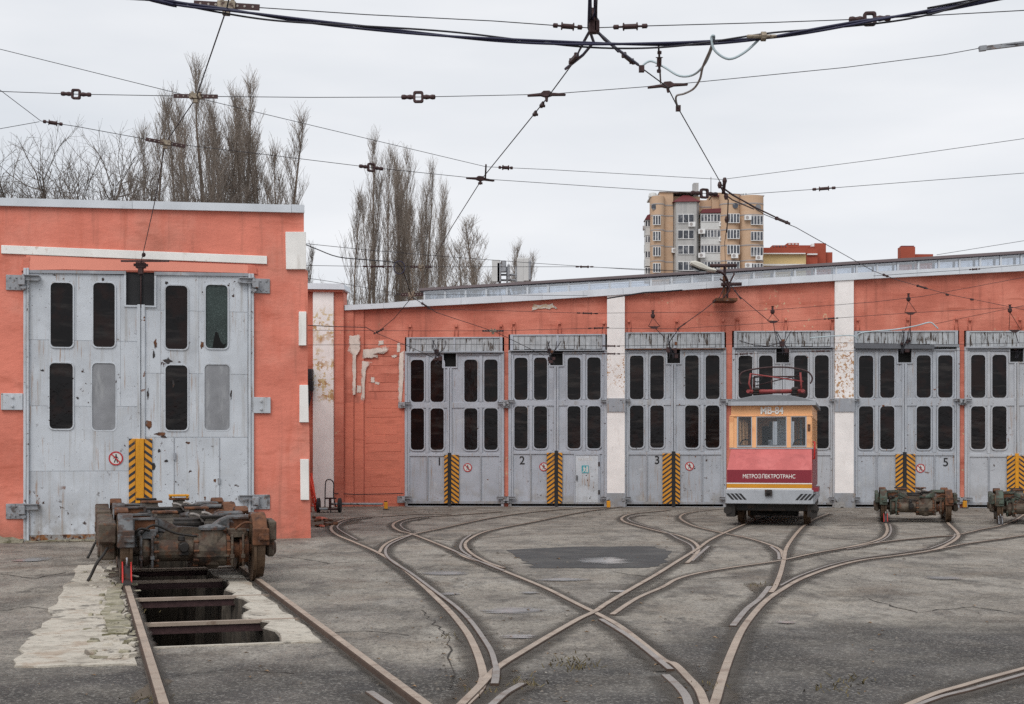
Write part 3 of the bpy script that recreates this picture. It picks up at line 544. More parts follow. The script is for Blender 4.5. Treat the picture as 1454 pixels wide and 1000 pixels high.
for i in range(260):
    px, py = (r.uniform(440, 1454), 722 + abs(r.gauss(0, 7))) if r.random() < .35 else ((r.gauss(700, 120), r.uniform(780, 1000)) if r.random() < .5 else (r.uniform(0, 1454), r.uniform(760, 1000)))
    c = G(px, max(py, 722)); a_, s_ = toTR(c)
    if -.85 < a_ < .5 and s_near-.05 < s_ < 7: continue
    q = r.uniform(.012, .03) * (1 if c.y < 20 else 1.7); t = r.uniform(0, 6.28); cs, sn = math.cos(t)*q, math.sin(t)*q
    mb._add([(c.x-cs, c.y-sn, .009), (c.x+sn*.5, c.y-cs*.5, .012+q*.3), (c.x+cs, c.y+sn, .010), (c.x-sn*.5, c.y+cs*.5, .012+q*.2)], [(0, 1, 2, 3)])
tag(mb.build('litter', M['litter']), 'dead leaves and scraps blown over the yard', 'litter', kind='stuff')
M['weed'] = mat('dry_weeds', (.12, .095, .045), .9, var=.4, vs=9., bump=0)
mb = MB()
for px, py, k in ((742, 972, 50), (820, 948, 40), (808, 938, 30), (640, 905, 16), (690, 985, 26), (1005, 975, 30), (1085, 832, 26), (1215, 968, 26), (1180, 978, 20), (166, 800, 30), (196, 870, 18), (205, 995, 24)):
    c = G(px, py)
    for i in range(k):
        b = c + Vector((rnd.gauss(0, .09), rnd.gauss(0, .12), 0)); h = rnd.uniform(.01, .035); d = Vector((rnd.gauss(0, .02), rnd.gauss(0, .02), h)); s2 = Vector((rnd.uniform(.003, .007), rnd.uniform(-.004, .004), 0))
        mb._add([b-s2, b+s2, b+d+s2*.4, b+d*1.05-s2*.4], [(0, 1, 2, 3)])
tag(mb.build('weed_tufts', M['weed']), 'low dry weeds growing along the rails', 'weeds', kind='stuff')

# ---------------------------------------------------------------- near depot building
FL = Frame(197, 25.0, 14); FR = Frame(722, 40.2, -3.6)
def lerp_pts(pts, x):
    for (x0, y0), (x1, y1) in zip(pts, pts[1:]):
        if x <= x1: return y0 + (y1-y0)*(x-x0)/(x1-x0)
    (x0, y0), (x1, y1) = pts[-2:]; return y0 + (y1-y0)*(x-x0)/(x1-x0)
def outline(fr, pts, v=0.0): return [fr.hit(px, py, v) for px, py in pts]
def window(parent, x0, x1, z0, z1, r, v, wd, pm, fm, dep=.03):
    o = MB(); ring(o, rrect(x0-wd, x1+wd, z0-wd, z1+wd, r+wd*.6), rrect(x0, x1, z0, z1, r), v-dep, v+.01); o.build('window_frame', fm, parent)
    p = MB(); p.prism(rrect(x0-.01, x1+.01, z0-.01, z1+.01, r), v-.004, v+.02, 'y'); return p.build('pane', pm, parent)
def hinge(parent, x, z, side, s=1.0, v=0.0):
    mb = MB(); a = side
    def bx(x0, x1, y0, y1, z0, z1): mb.box(x+min(a*x0, a*x1)*s, x+max(a*x0, a*x1)*s, v+y0*s, v+y1*s, z+z0*s, z+z1*s)
    bx(.06, .36, -.03, 0, -.14, .14); bx(-.24, .06, -.10, -.02, .05, .13); bx(-.22, .04, -.14, -.10, .03, .05); bx(-.22, .04, -.14, -.10, .12, .14); bx(.02, .14, -.17, -.03, -.05, .10); bx(.0, .10, -.14, -.03, -.12, -.07)
    mb.lathe((x+a*.05*s, v-.11*s, z), [(-.14*s, .03*s), (.15*s, .03*s)], 'z', 8)
    for i, j in ((.29, .09), (.29, -.09), (.18, .09), (.2, -.09)): mb.lathe((x+a*i*s, v-.03*s, z+j*s), [(-.02*s, .018*s), (0, .018*s)], 'y', 6)
    return mb.build('hinge', M['hinge'], parent, bev=.006)
def nosign(fr, px, py, r, v, label):
    t = fr.empty('no_pedestrian_sign', label, 'sign', 'no pedestrian signs on the gates', *fr.hit(px, py, v)[:1], v=v, z=fr.z(px, py, v))
    MB().lathe((0, 0, 0), [(-.006, r), (0, r)], 'y', 28).build('plate', M['signwhite'], t)
    mb = MB(); o = [(r*math.cos(2*math.pi*i/28), r*math.sin(2*math.pi*i/28)) for i in range(28)]; ring(mb, o, [(a*.80, b*.80) for a, b in o], -.010, -.005); mb.build('ring', M['signred'], t)
    mb = MB(); mb.M = Matrix.Rotation(R(45), 4, 'Y'); mb.box(-r*.85, r*.85, -.0135, -.0095, -r*.085, r*.085); mb.build('bar', M['signred'], t)
    mb = MB(); mb.lathe((r*.03, 0, r*.48), [(-.009, r*.12), (-.005, r*.12)], 'y', 10)
    for pts in ([(-.14, .32), (.16, .32), (.13, -.08), (-.1, -.08)], [(-.1, -.06), (.04, -.06), (-.14, -.6), (-.28, -.6)], [(.0, -.06), (.13, -.06), (.3, -.6), (.16, -.6)], [(.12, .3), (.38, .0), (.3, -.06), (.1, .18)], [(-.12, .3), (-.34, .02), (-.26, -.04), (-.08, .2)]):
        mb.prism([(a*r, b*r) for a, b in pts], -.0088, -.0052, 'y')
    mb.build('walking_figure', M['signblack'], t); return t
M['signwhite'] = mat('sign_white', (.62, .60, .58), .5, var=.05, bump=0); M['signred'] = mat('sign_red', (.42, .03, .035), .5, var=.1, bump=0); M['signblack'] = mat('sign_black', (.02, .02, .022), .5, var=.1, bump=0)
M['teal'] = mat('sign_teal', (.06, .33, .38), .5, var=.1, bump=0)

b = FL.empty('depot_workshop', 'salmon rendered workshop with white trim and one tall grey gate', 'building')
yt = lambda x: 292 + x*10/431
def wallpiece(fr, par, pts, m, v0=0., v1=.4, name='wall', ground=()):
    q = [list(fr.hit(px, py)) for px, py in pts]
    for i in ground: q[i][1] = -.05
    return MB().prism([tuple(p) for p in q], v0, v1, 'y').build(name, m, par)
wallpiece(FL, b, [(-260, yt(-260)), (431.5, yt(431.5)), (431.5, 381), (437, 385), (437, 598), (439, 606), (441.5, 768), (358, 770), (358, 389), (34, 384), (34, 780), (-260, 795)], M['stucco'], ground=(6, 7, 10, 11))
u0, u1 = FL.u(-260), FL.u(431.5); zt0, zt1 = FL.z(-260, yt(-260)), FL.z(431.5, yt(431))
MB().box(u1-.4, u1-.002, .402, 14, -.05, zt1-.3).build('side_wall', M['stucco'], b); MB().box(u0, u0+.4, .402, 14, -.05, zt0-.3).build('side_wall', M['stucco'], b)
MB().box(u0, u1, 14.002, 14.4, -.05, zt1-.3).build('back_wall', M['stucco'], b); MB().box(u0+.41, u1-.41, 1.0, 1.1, -.04, zt1-.5).build('dark_interior_panel', M['black'], b)  # black panel close behind the gate stands in for the unlit interior
MB().prism([(u0, zt0-.02), (u1, zt1-.02), (u1, zt1-.25), (u0, zt0-.25)], .41, 14.4, 'y').build('roof', M['dark_iron'], b)
for i, (a, c) in enumerate(((-260, -60), (-60, 188), (188, 414), (414, 432.5))):                # folded metal coping in lengths
    pts = [FL.hit(a, yt(a)+.2, -.06), FL.hit(c-.4, yt(c)+.2, -.06), FL.hit(c-.4, yt(c)-10.6, -.06), FL.hit(a, yt(a)-11.2, -.06)]
    MB().prism(pts, -.07 - .003*(i % 2), .5, 'y').build('coping_sheet', M['coping'], b)
def trim(name, pts, m, v=-.035, jag=0., seed=0):
    q = outline(FL, pts);
    if jag: q = blob(q, jag, 6, seed)
    return MB().prism(q, v, .001, 'y').build(name, m, b, bev=.006 if not jag else 0)
trim('white_band', [(2, 348.5), (379, 364), (379, 375.5), (2, 360.5)], M['white'])
trim('lintel_render', [(38, 362.5), (358, 376.5), (358, 387.5), (38, 383)], M['stucco_smooth'], -.02, .012, 3)
for k, pts in enumerate([[(405, 330), (434, 330), (434.5, 383), (406, 383)], [(424, 443), (434.5, 443), (434.5, 491), (424, 491)], [(425, 547), (437, 547), (438, 600), (425, 600)], [(426, 652), (438, 652), (438.5, 710), (426.5, 710)]]):
    trim('quoin_block', pts, M['white'], -.06)
trim('plinth', [(-20, 762), (34, 764), (36, 782), (-20, 786)], M['moss_concrete'], -.12, .03, 5); trim('plinth', [(36, 768), (135, 766), (135, 775), (36, 778)], M['moss_concrete'], -.10, .02, 6)
trim('render_bulge', [(34, 366), (42, 364), (41, 384), (30, 386)], M['stucco'], -.03, .012, 9); trim('render_bulge', [(352, 377), (362, 377), (366, 389), (352, 390)], M['stucco'], -.03, .012, 11)

g = FL.empty('workshop_gate', 'tall pale grey steel gate with a crazed pane and two boarded windows', 'gate')
X = lambda px: FL.u(px); Z = lambda px, py: FL.z(px, py)
gp_ = M['gate_l']
zb = .03; ztl = Z(41, 387); ztr = Z(352, 391)
def panerect(q): return (X(q[0]), X(q[1]), Z((q[0]+q[1])/2, q[3]), Z((q[0]+q[1])/2, q[2]))
notch = (X(179), X(219), Z(200, 434), 9.)
lw = [(72, 103.5, 402, 493), (132.5, 163, 402, 493), (70.5, 103.5, 516, 609), (131, 164, 516, 611)]; rw = [(235, 266, 406, 496), (292, 323, 405, 495), (235, 266, 519, 611), (290.5, 326, 518, 611)]
for side, ws, xa, xb, zt, seams in ((0, lw, 41, 201, ztl, (484, 577, 669)), (1, rw, 202, 352, ztr, (442, 531, 621))):
    hs_ = [panerect(q) for q in ws] + [notch]
    mb = MB(); plate(mb, X(xa), X(xb), zb, zt, hs_, -.01, .03); leaf = mb.build('gate_leaf', gp_, g)
    zs = [zt] + [Z((xa+xb)/2, s) for s in seams] + [zb]
    for k in range(4):
        cols = [(xa+.7, xb-.7)]
        if side == 0 and k in (0, 1): cols = [(41.7, 108), (108.4, 171), (171.4, 200)] if k == 0 else [(41.7, 171), (171.4, 200)]
        if side == 1: cols = [(204, 228), (228.4, 282), (282.4, 351.5)] if k < 3 else [(204, 247), (312, 351.5)]
        for ca, cb in cols:
            mb = MB(); plate(mb, X(ca), X(cb), zs[k+1]+.004, zs[k]-.004, hs_, -.017 - .001*((k+int(ca)) % 3), -.0102); mb.build('sheet', gp_, leaf)
    for i, q in enumerate(ws):
        x0, x1, z0, z1 = panerect(q); board = (side == 0 and i == 3) or (side == 1 and i == 3)
        pm = M['plank_grey'] if board else (M['pane_crazed'] if side == 1 and i == 1 else M['pane'])
        p = window(leaf, x0, x1, z0, z1, .075, -.004, .022, pm, gp_, .032 if not board else .018)
        if board: p['label'] = 'grey board nailed over the window'; p.name = 'window_board'
        if side == 1 and i == 1:
            p['label'] = 'crazed pane with a jagged hole'
            MB().prism([(x0+.12, z0+.005), (x1-.06, z0+.005), (x1-.02, z0+.10), (x1-.07, z0+.07), (x1-.12, z0+.13), (x0+.21, z0+.29), (x0+.17, z0+.30), (x0+.15, z0+.2)], -.014, -.0085, 'y').build('broken_hole', M['black'], leaf)
    if side == 1:
        mb = MB(); plate(mb, X(248), X(311), Z(280, 757), Z(280, 622), [], -.022, -.0102); dr = mb.build('wicket_door', gp_, leaf); dr['label'] = 'small door in the gate leaf'
mb = MB(); mb.box(X(247.2), X(248), -.026, -.01, Z(280, 757), Z(280, 622)); mb.box(X(311), X(312), -.026, -.01, Z(280, 757), Z(280, 622)); mb.box(X(246.2), X(249.2), -.06, -.02, Z(248, 653), Z(248, 643)); mb.box(X(309), X(312.5), -.05, -.02, Z(311, 687), Z(311, 679)); mb.build('door_frame', M['gate_d'], g)
for xa, xb, v in ((33.5, 37.5, -.05), (38, 41.5, -.07), (352.5, 356, -.07), (356.4, 360.5, -.05)):
    MB().box(X(xa), X(xb), v, .05, 0, Z(xa, 381 + (xa > 300)*8)).build('jamb', gp_, g, bev=.006)
MB().prism(outline(FL, [(41.6, 384), (179, 385.5), (179, 390), (41.6, 388)]), -.05, .03, 'y').build('head_rail', M['gate_d'], g); MB().prism(outline(FL, [(219, 386.5), (352.4, 388.5), (352.4, 393), (219, 391)]), -.05, .03, 'y').build('head_rail', M['gate_d'], g)
MB().box(X(195), X(199.5), -.07, -.012, Z(200, 624), Z(200, 433)).build('meeting_post', gp_, g, bev=.006); MB().box(X(200.2), X(206), -.05, -.012, Z(200, 624), Z(200, 433)).build('meeting_post', gp_, g, bev=.006)
mb = MB(); x0, x1, z0, z1 = notch[0], notch[1], notch[2], Z(200, 389)
for a in ((x0-.035, x0, z0-.03, z1), (x1, x1+.035, z0-.03, z1), (x0, x1, z0-.03, z0)): mb.box(a[0], a[1], -.04, -.0102, a[2], a[3])
mb.build('notch_frame', gp_, g); MB().box(x0-.02, x1+.02, .03, .05, z0-.02, z1+.05).build('notch_flap', M['rubber'], g); MB().box(X(199), X(201), -.01, .03, z0, z1).build('notch_slit', M['black'], g)
MB().box(X(183), X(192.3), -.05, -.018, Z(190, 757), Z(190, 623)).build('hazard_strip', M['haz_a'], g, bev=.004); MB().box(X(192.6), X(204.6), -.075, -.018, Z(200, 757), Z(200, 623)).build('yellow_channel', M['yellow'], g, bev=.006); MB().box(X(205), X(216), -.05, -.018, Z(210, 757), Z(210, 623)).build('hazard_strip', M['haz_b'], g, bev=.004)
MB().box(X(42), X(351), -.03, -.0175, zb, zb+.10).build('kick_rail', mat('rusty_kick_rail', (.26, .25, .24), .8, var=.3, vs=8., layers=[dict(col=RUSTL, sc=9., lo=.48, hi=.58), dict(col=CHIP, sc=16., lo=.55, hi=.6)]), g)
MB().box(X(20), X(370), -.1, .35, -.04, .018).build('threshold', M['rail'], g)
for px, py, sd, k in ((38, 402, -1, 1), (356, 406, 1, 1), (38, 726, -1, 1), (356, 713, 1, 1)): hinge(g, X(px), Z(px, py), sd, .95)
for px, py, sd in ((18, 571, -1), (370.5, 576, 1)):
    mb = MB(); mb.box(X(px)-.19, X(px)+.17, -.05, -.001, Z(px, py)-.14, Z(px, py)+.15); 
    for q in (-.07, .08): mb.lathe((X(px), -.05, Z(px, py)+q), [(-.03, .025), (0, .025)], 'y', 6)
    mb.build('hinge_plate', M['gate_l'], g, bev=.006)
nosign(FL, 164.5, 651, .125, -.0205, 'worn no pedestrian sign on the tall pale grey gate')

r = random.Random(31)
for px, py, a, h in ((221, 489, 3.5, 7), (238, 513, 6, 5), (218, 505, 2, 6), (287, 490, 3, 6), (211, 603, 6, 7), (229, 616, 11, 3), (218, 663, 5, 6), (232, 620, 6, 2), (146, 397, 2, 3), (60, 526, 4, 1.5), (236, 402, 3, 2), (267, 629, 4, 2), (305, 683, 3, 3), (291, 708, 1.5, 3.5), (210, 560, 1.5, 8), (226, 640, 3, 3), (236, 655, 3, 2), (246, 545, 1.5, 6), (328, 560, 1.2, 9), (110, 565, 2, 2)):
    n = 9; o = [(X(px + a*math.cos(2*math.pi*k/n)*r.uniform(.5, 1.2)), Z(px, py + h*math.sin(2*math.pi*k/n)*r.uniform(.5, 1.2))) for k in range(n)]
    MB().prism(blob(o, .006, 3, px), -.0225, -.012, 'y').build('rust_patch', M['bog_rust'] if px % 2 else M['dark_iron'], g)
# ---------------------------------------------------------------- long depot hall with its gates
hall = FR.empty('depot_hall', 'long orange brick tram hall with white pilasters and a rising roofline', 'building')
YB = [(490, 440.5), (700, 430), (860, 420), (1030, 407.5), (1240, 395.5), (1454, 384.5), (1760, 369)]
yb = lambda x: lerp_pts(YB, x)
GATES = [dict(x=(575, 716), bt=479, bb=500, lt=502, base=722, up=(511, 571), lo=(580, 639), pan=646, num='1', npx=(624, 656), sgn=(664, 664), post=1),
         dict(x=(722, 862), bt=475, bb=497, lt=500, base=720, up=(508, 568), lo=(577, 637), pan=643, num='2', npx=(741.5, 654.5), sgn=(772, 663), post=2),
         dict(x=(885.5, 1031), bt=472, bb=495, lt=497, base=719, up=(505, 567), lo=(576, 636), pan=644, num='3', npx=(933, 654), sgn=(979, 662), post=1),
         dict(x=(1039.5, 1186), bt=470, bb=493, lt=496, base=719, up=(505, 566), lo=(577, 637), pan=645, num='', npx=None, sgn=None, post=0),
         dict(x=(1210, 1362), bt=470, bb=490, lt=496, base=721, up=(505, 565), lo=(577, 638), pan=645, num='5', npx=(1342.5, 657), sgn=(1307, 665), post=1),
         dict(x=(1369, 1521), bt=470, bb=493, lt=495, base=722, up=(504, 565), lo=(577, 638), pan=647, num='', npx=None, sgn=None, post=0),
         dict(x=(1545, 1700), bt=469, bb=492, lt=495, base=723, up=(504, 565), lo=(577, 638), pan=647, num='', npx=None, sgn=None, post=0)]
def hw(pts, m, v0=0., v1=.4, name='wall', ground=(), jag=0, par=hall, seed=0):
    q = [list(FR.hit(px, py)) for px, py in pts]
    for i in ground: q[i][1] = -.05
    q = [tuple(p) for p in q]
    if jag: q = blob(q, jag, 9, seed)
    return MB().prism(q, v0, v1, 'y').build(name, m, par)
BT = {0: 479, 1: 475, 2: 472, 3: 470, 4: 469.7, 5: 469.6, 6: 469.5}
xs = [503, 600, 700, 860, 1030, 1240, 1454, 1760]
comb = [(x, yb(x)) for x in xs] + [(1760, 720)]; gi = [len(comb)-1]
for k in range(6, -1, -1):
    a, c = GATES[k]['x'][0], GATES[k]['x'][1]
    comb += [(c, 720), (c, BT[k]), (a, BT[k]), (a, 720)]; gi += [len(comb)-4, len(comb)-1]
comb.append((503, 720)); gi.append(len(comb)-1)
hw(comb, M['brick_paint'], ground=gi)
hw([(490, yb(490)), (503, yb(503)), (503, 720), (490, 720)], M['brick_paint'], -.10, .4, ground=(2, 3), name='wall_strip'); hw([(503.2, yb(503)), (517, yb(517)), (517, 720), (503.2, 720)], M['brick_paint'], -.05, .0, ground=(2, 3), name='wall_strip')
hw([(517.5, 574), (545, 571), (574.5, 573), (574.5, 719), (517.5, 719)], M['brick_repaint'], -.005, 0, 'repainted_panel', jag=.012, seed=3)
hw([(491, 573), (502.5, 572), (502.5, 719), (491, 719)], M['brick_repaint'], -.106, -.1, 'repainted_panel', jag=.006, seed=4); hw([(503.6, 573), (516.5, 572), (516.5, 719), (503.6, 719)], M['brick_repaint'], -.056, -.05, 'repainted_panel', jag=.006, seed=5)
for k, (pts, v) in enumerate([([(496, 478), (511, 477), (512, 497), (507, 505), (506, 560), (502, 561), (502, 505), (497, 498)], -.11), ([(516, 497), (552, 494), (550, 499), (530, 503), (537, 508), (516, 507)], -.057), ([(514, 513), (526, 514), (519, 527), (517.5, 566), (514, 566)], -.057),
        ([(567, 502), (574, 498), (573, 540), (570, 570), (566, 568)], -.022), ([(507, 548), (513, 548), (513, 558), (507, 558)], -.057), ([(527, 536), (532, 536), (532, 543), (527, 543)], -.022), ([(533, 542), (539, 543), (538, 546), (533, 546)], -.022), ([(556, 505), (564, 504), (563, 507), (557, 508)], -.022),
        ([(538, 484), (545, 484), (545, 490), (538, 490)], -.022), ([(564, 488), (568, 487), (568, 500), (564, 500)], -.022)]):
    q = blob([tuple(FR.hit(*p)) for p in pts], .01, 4, 20+k); mx_ = sum(p[0] for p in q)/len(q); n = len(q); ml = MB()
    cen = [min(((c2[0], c2[1]) for c2 in [( (q[i][0]+q[-i][0])/2, (q[i][1]+q[-i][1])/2 ) for i in range(n)]), key=lambda c2: (c2[0]-p[0])**2 + (c2[1]-p[1])**2) for p in q]
    ml._add([(c2[0]*.75+p[0]*.25, v-.003, c2[1]*.75+p[1]*.25) for p, c2 in zip(q, cen)] + [(p[0]+(p[0]-c2[0])*.35, v-.003, p[1]+(p[1]-c2[1])*.35) for p, c2 in zip(q, cen)], [(i, (i+1) % n, n+(i+1) % n, n+i) for i in range(n)] + [list(range(n))])
    ml.att = [0.]*n + [.75]*n; ml.build('plaster_patch', M['flake'], hall)
hw([(758, 433), (785, 432), (790, 438), (756, 440)], M['plaster'], -.03, 0, 'mortar_lump', jag=.03, seed=8)
for a, c in ((862, 887), (1184.5, 1211)):
    hw([(a, yb(a)+.3), (c, yb(c)+.3), (c, 720), (a, 720)], M['peel2'], -.14, -.001, 'pilaster', ground=(2, 3)); hw([(a-1, 566), (c+1, 566), (c+1, 585), (a-1, 585)], M['gate_d'], -.17, -.141, 'steel_plate'); hw([(a-1, 700), (c+1, 700), (c+1, 720), (a-1, 720)], M['gate_d'], -.17, -.141, 'steel_plate', ground=(2, 3))
for a, c in ((1521.2, 1544.8),): hw([(a, yb(a)+.3), (c, yb(c)+.3), (c, 720), (a, 720)], M['peel2'], -.14, -.001, 'pilaster', ground=(2, 3))
zA, zB = FR.z(545, 716), FR.z(545, 482); uA, uB = FR.u(518.5), FR.u(573.5); r = random.Random(12); rows = 19; hB = (zB-zA)/rows
for row in range(rows):
    if row in (4, 9, 12): continue
    a, c = uA + r.uniform(0, .25), uB - r.uniform(0, .2); zc = zA + hB*row; p_ = r.uniform(.003, .010); t0 = r.uniform(-.010, .010)
    MB().prism(blob([(a, zc+.006+t0), ((a+c)/2, zc+.005-t0*.5), (c, zc+.006-t0), (c, zc+hB-.004), ((a+c)/2, zc+hB-.006+t0*.4), (a, zc+hB-.006+t0)], .004, 4, row), -p_-.006, -.0062, 'y').build('course', M['brick_repaint'] if zc + hB/2 < FR.z(545, 573) else M['brick_paint'], hall, bev=.004)
# end bay behind the workshop
hw([(420, 413), (447.5, 413), (447.5, 720), (420, 720)], M['brick_paint'], -.2, .3, 'wall_strip', ground=(2, 3)); hw([(447.7, 413), (476.5, 413), (476.5, 720), (447.7, 720)], M['peel'], -.34, .3, 'pilaster', ground=(2, 3)); hw([(476.7, 413), (490, 413), (490, 720), (476.7, 720)], M['brick_paint'], -.24, .3, 'wall_strip', ground=(2, 3))
hw([(420, 404.5), (492, 406), (494, 414), (420, 413)], M['coping'], -.5, .5, 'coping_sheet'); hw([(420, 413.2), (490, 414.2), (490, 417), (420, 416)], M['brick_paint'], -.42, .4, 'cornice')
cx = [489.5, 545, 600, 655, 712, 770, 828, 885, 944, 1003, 1063, 1123, 1182, 1242, 1302, 1362, 1422, 1482, 1560, 1640, 1760]
for i, (a, c) in enumerate(zip(cx, cx[1:])):
    h0 = 7 if a < 600 else 9.3; h1 = 7 if c < 600 else 9.3
    pts = [FR.hit(a, yb(a)+.3, -.15), FR.hit(c-.25, yb(c)+.3, -.15), FR.hit(c-.25, yb(c)-h1, -.15), FR.hit(a, yb(a)-h0, -.15)]
    MB().prism(pts, -.18 - .004*(i % 2), .6, 'y').build('coping_sheet', M['coping'], hall)
ua, ub = FR.u(490), FR.u(1760); za, zb_ = FR.z(490, yb(490))+.05, FR.z(1760, yb(1760))+.05
MB().prism([(ua, za), (ub, zb_), (ub, zb_-.25), (ua, za-.25)], .61, 18, 'y').build('roof', M['dark_iron'], hall)
MB().box(ua, ub, 18, 18.3, -.05, za-.25).build('back_wall', M['brick_paint'], hall); MB().box(ua, ua+.4, .41, 17.9, -.05, za-.3).build('side_wall', M['brick_paint'], hall)
MB().box(FR.u(503), FR.u(1758), .9, .95, -.04, 5.4).build('dark_interior_panel', M['black'], hall); MB().box(ub-.4, ub, .41, 17.9, -.05, zb_-.3).build('side_wall', M['brick_paint'], hall)  # full-length black panel stands in for the darkness inside the hall
for x, y in ((499, 429), (508, 427)): pass
# skylight on the roof
sk = FR.empty('roof_skylight', 'long glazed skylight with a brown lid on the hall roof', 'skylight', u=0)
SV = 5.0
def skt(x): return lerp_pts([(603, 413.5), (880, 398), (1200, 377.5), (1454, 361.5), (1760, 342)], x)
def skb(x): return yb(x) - 9.3 + 4
px_ = [603] + [603 + 29.2*i for i in range(1, 40)]
M['lid'] = mat('brown_sheet_roof', (.17, .135, .14), .6, var=.15, vs=.6, bump=.1, bs=3.); M['mull'] = mat('pale_mullion', (.58, .61, .65), .5, var=.12, bump=.05)
for v, lab in ((SV, 'front'), (SV+.7, 'rear')):
    for i, (a, c) in enumerate(zip(px_, px_[1:])):
        u0, u1 = FR.u(a, SV), FR.u(c, SV); z0a, z0b = FR.z(a, skb(a), SV)-.25, FR.z(c, skb(c), SV)-.25; z1a, z1b = FR.z(a, skt(a), SV), FR.z(c, skt(c), SV)
        MB().prism([(u0+.03, z0a), (u1-.03, z0b), (u1-.03, z1b), (u0+.03, z1a)], v, v+.012, 'y').build('pane', M['skyglass'], sk)
        MB().prism([(u0-.03, z0a), (u0+.03, z0a), (u0+.03, z1a), (u0-.03, z1a)], v-.05, v+.06, 'y').build('mullion', M['mull'], sk)
a, c = 596, px_[-1]
u0, u1 = FR.u(a, SV), FR.u(c, SV); zz = [FR.z(x, skt(x)-.3, SV) for x in (a, c)]
MB().prism([(u0, zz[0]), (u1, zz[1]), (u1, zz[1]+.09), (u0, zz[0]+.08)], SV-.12, SV+.9, 'y').build('lid', M['lid'], sk)
zl = [FR.z(x, skb(x)+1, SV) for x in (a, c)]
MB().prism([(u0, zl[0]-.1), (u1, zl[1]-.1), (u1, zl[1]-.5), (u0, zl[0]-.5)], SV-.1, SV+.8, 'y').build('kerb', M['coping'], sk)

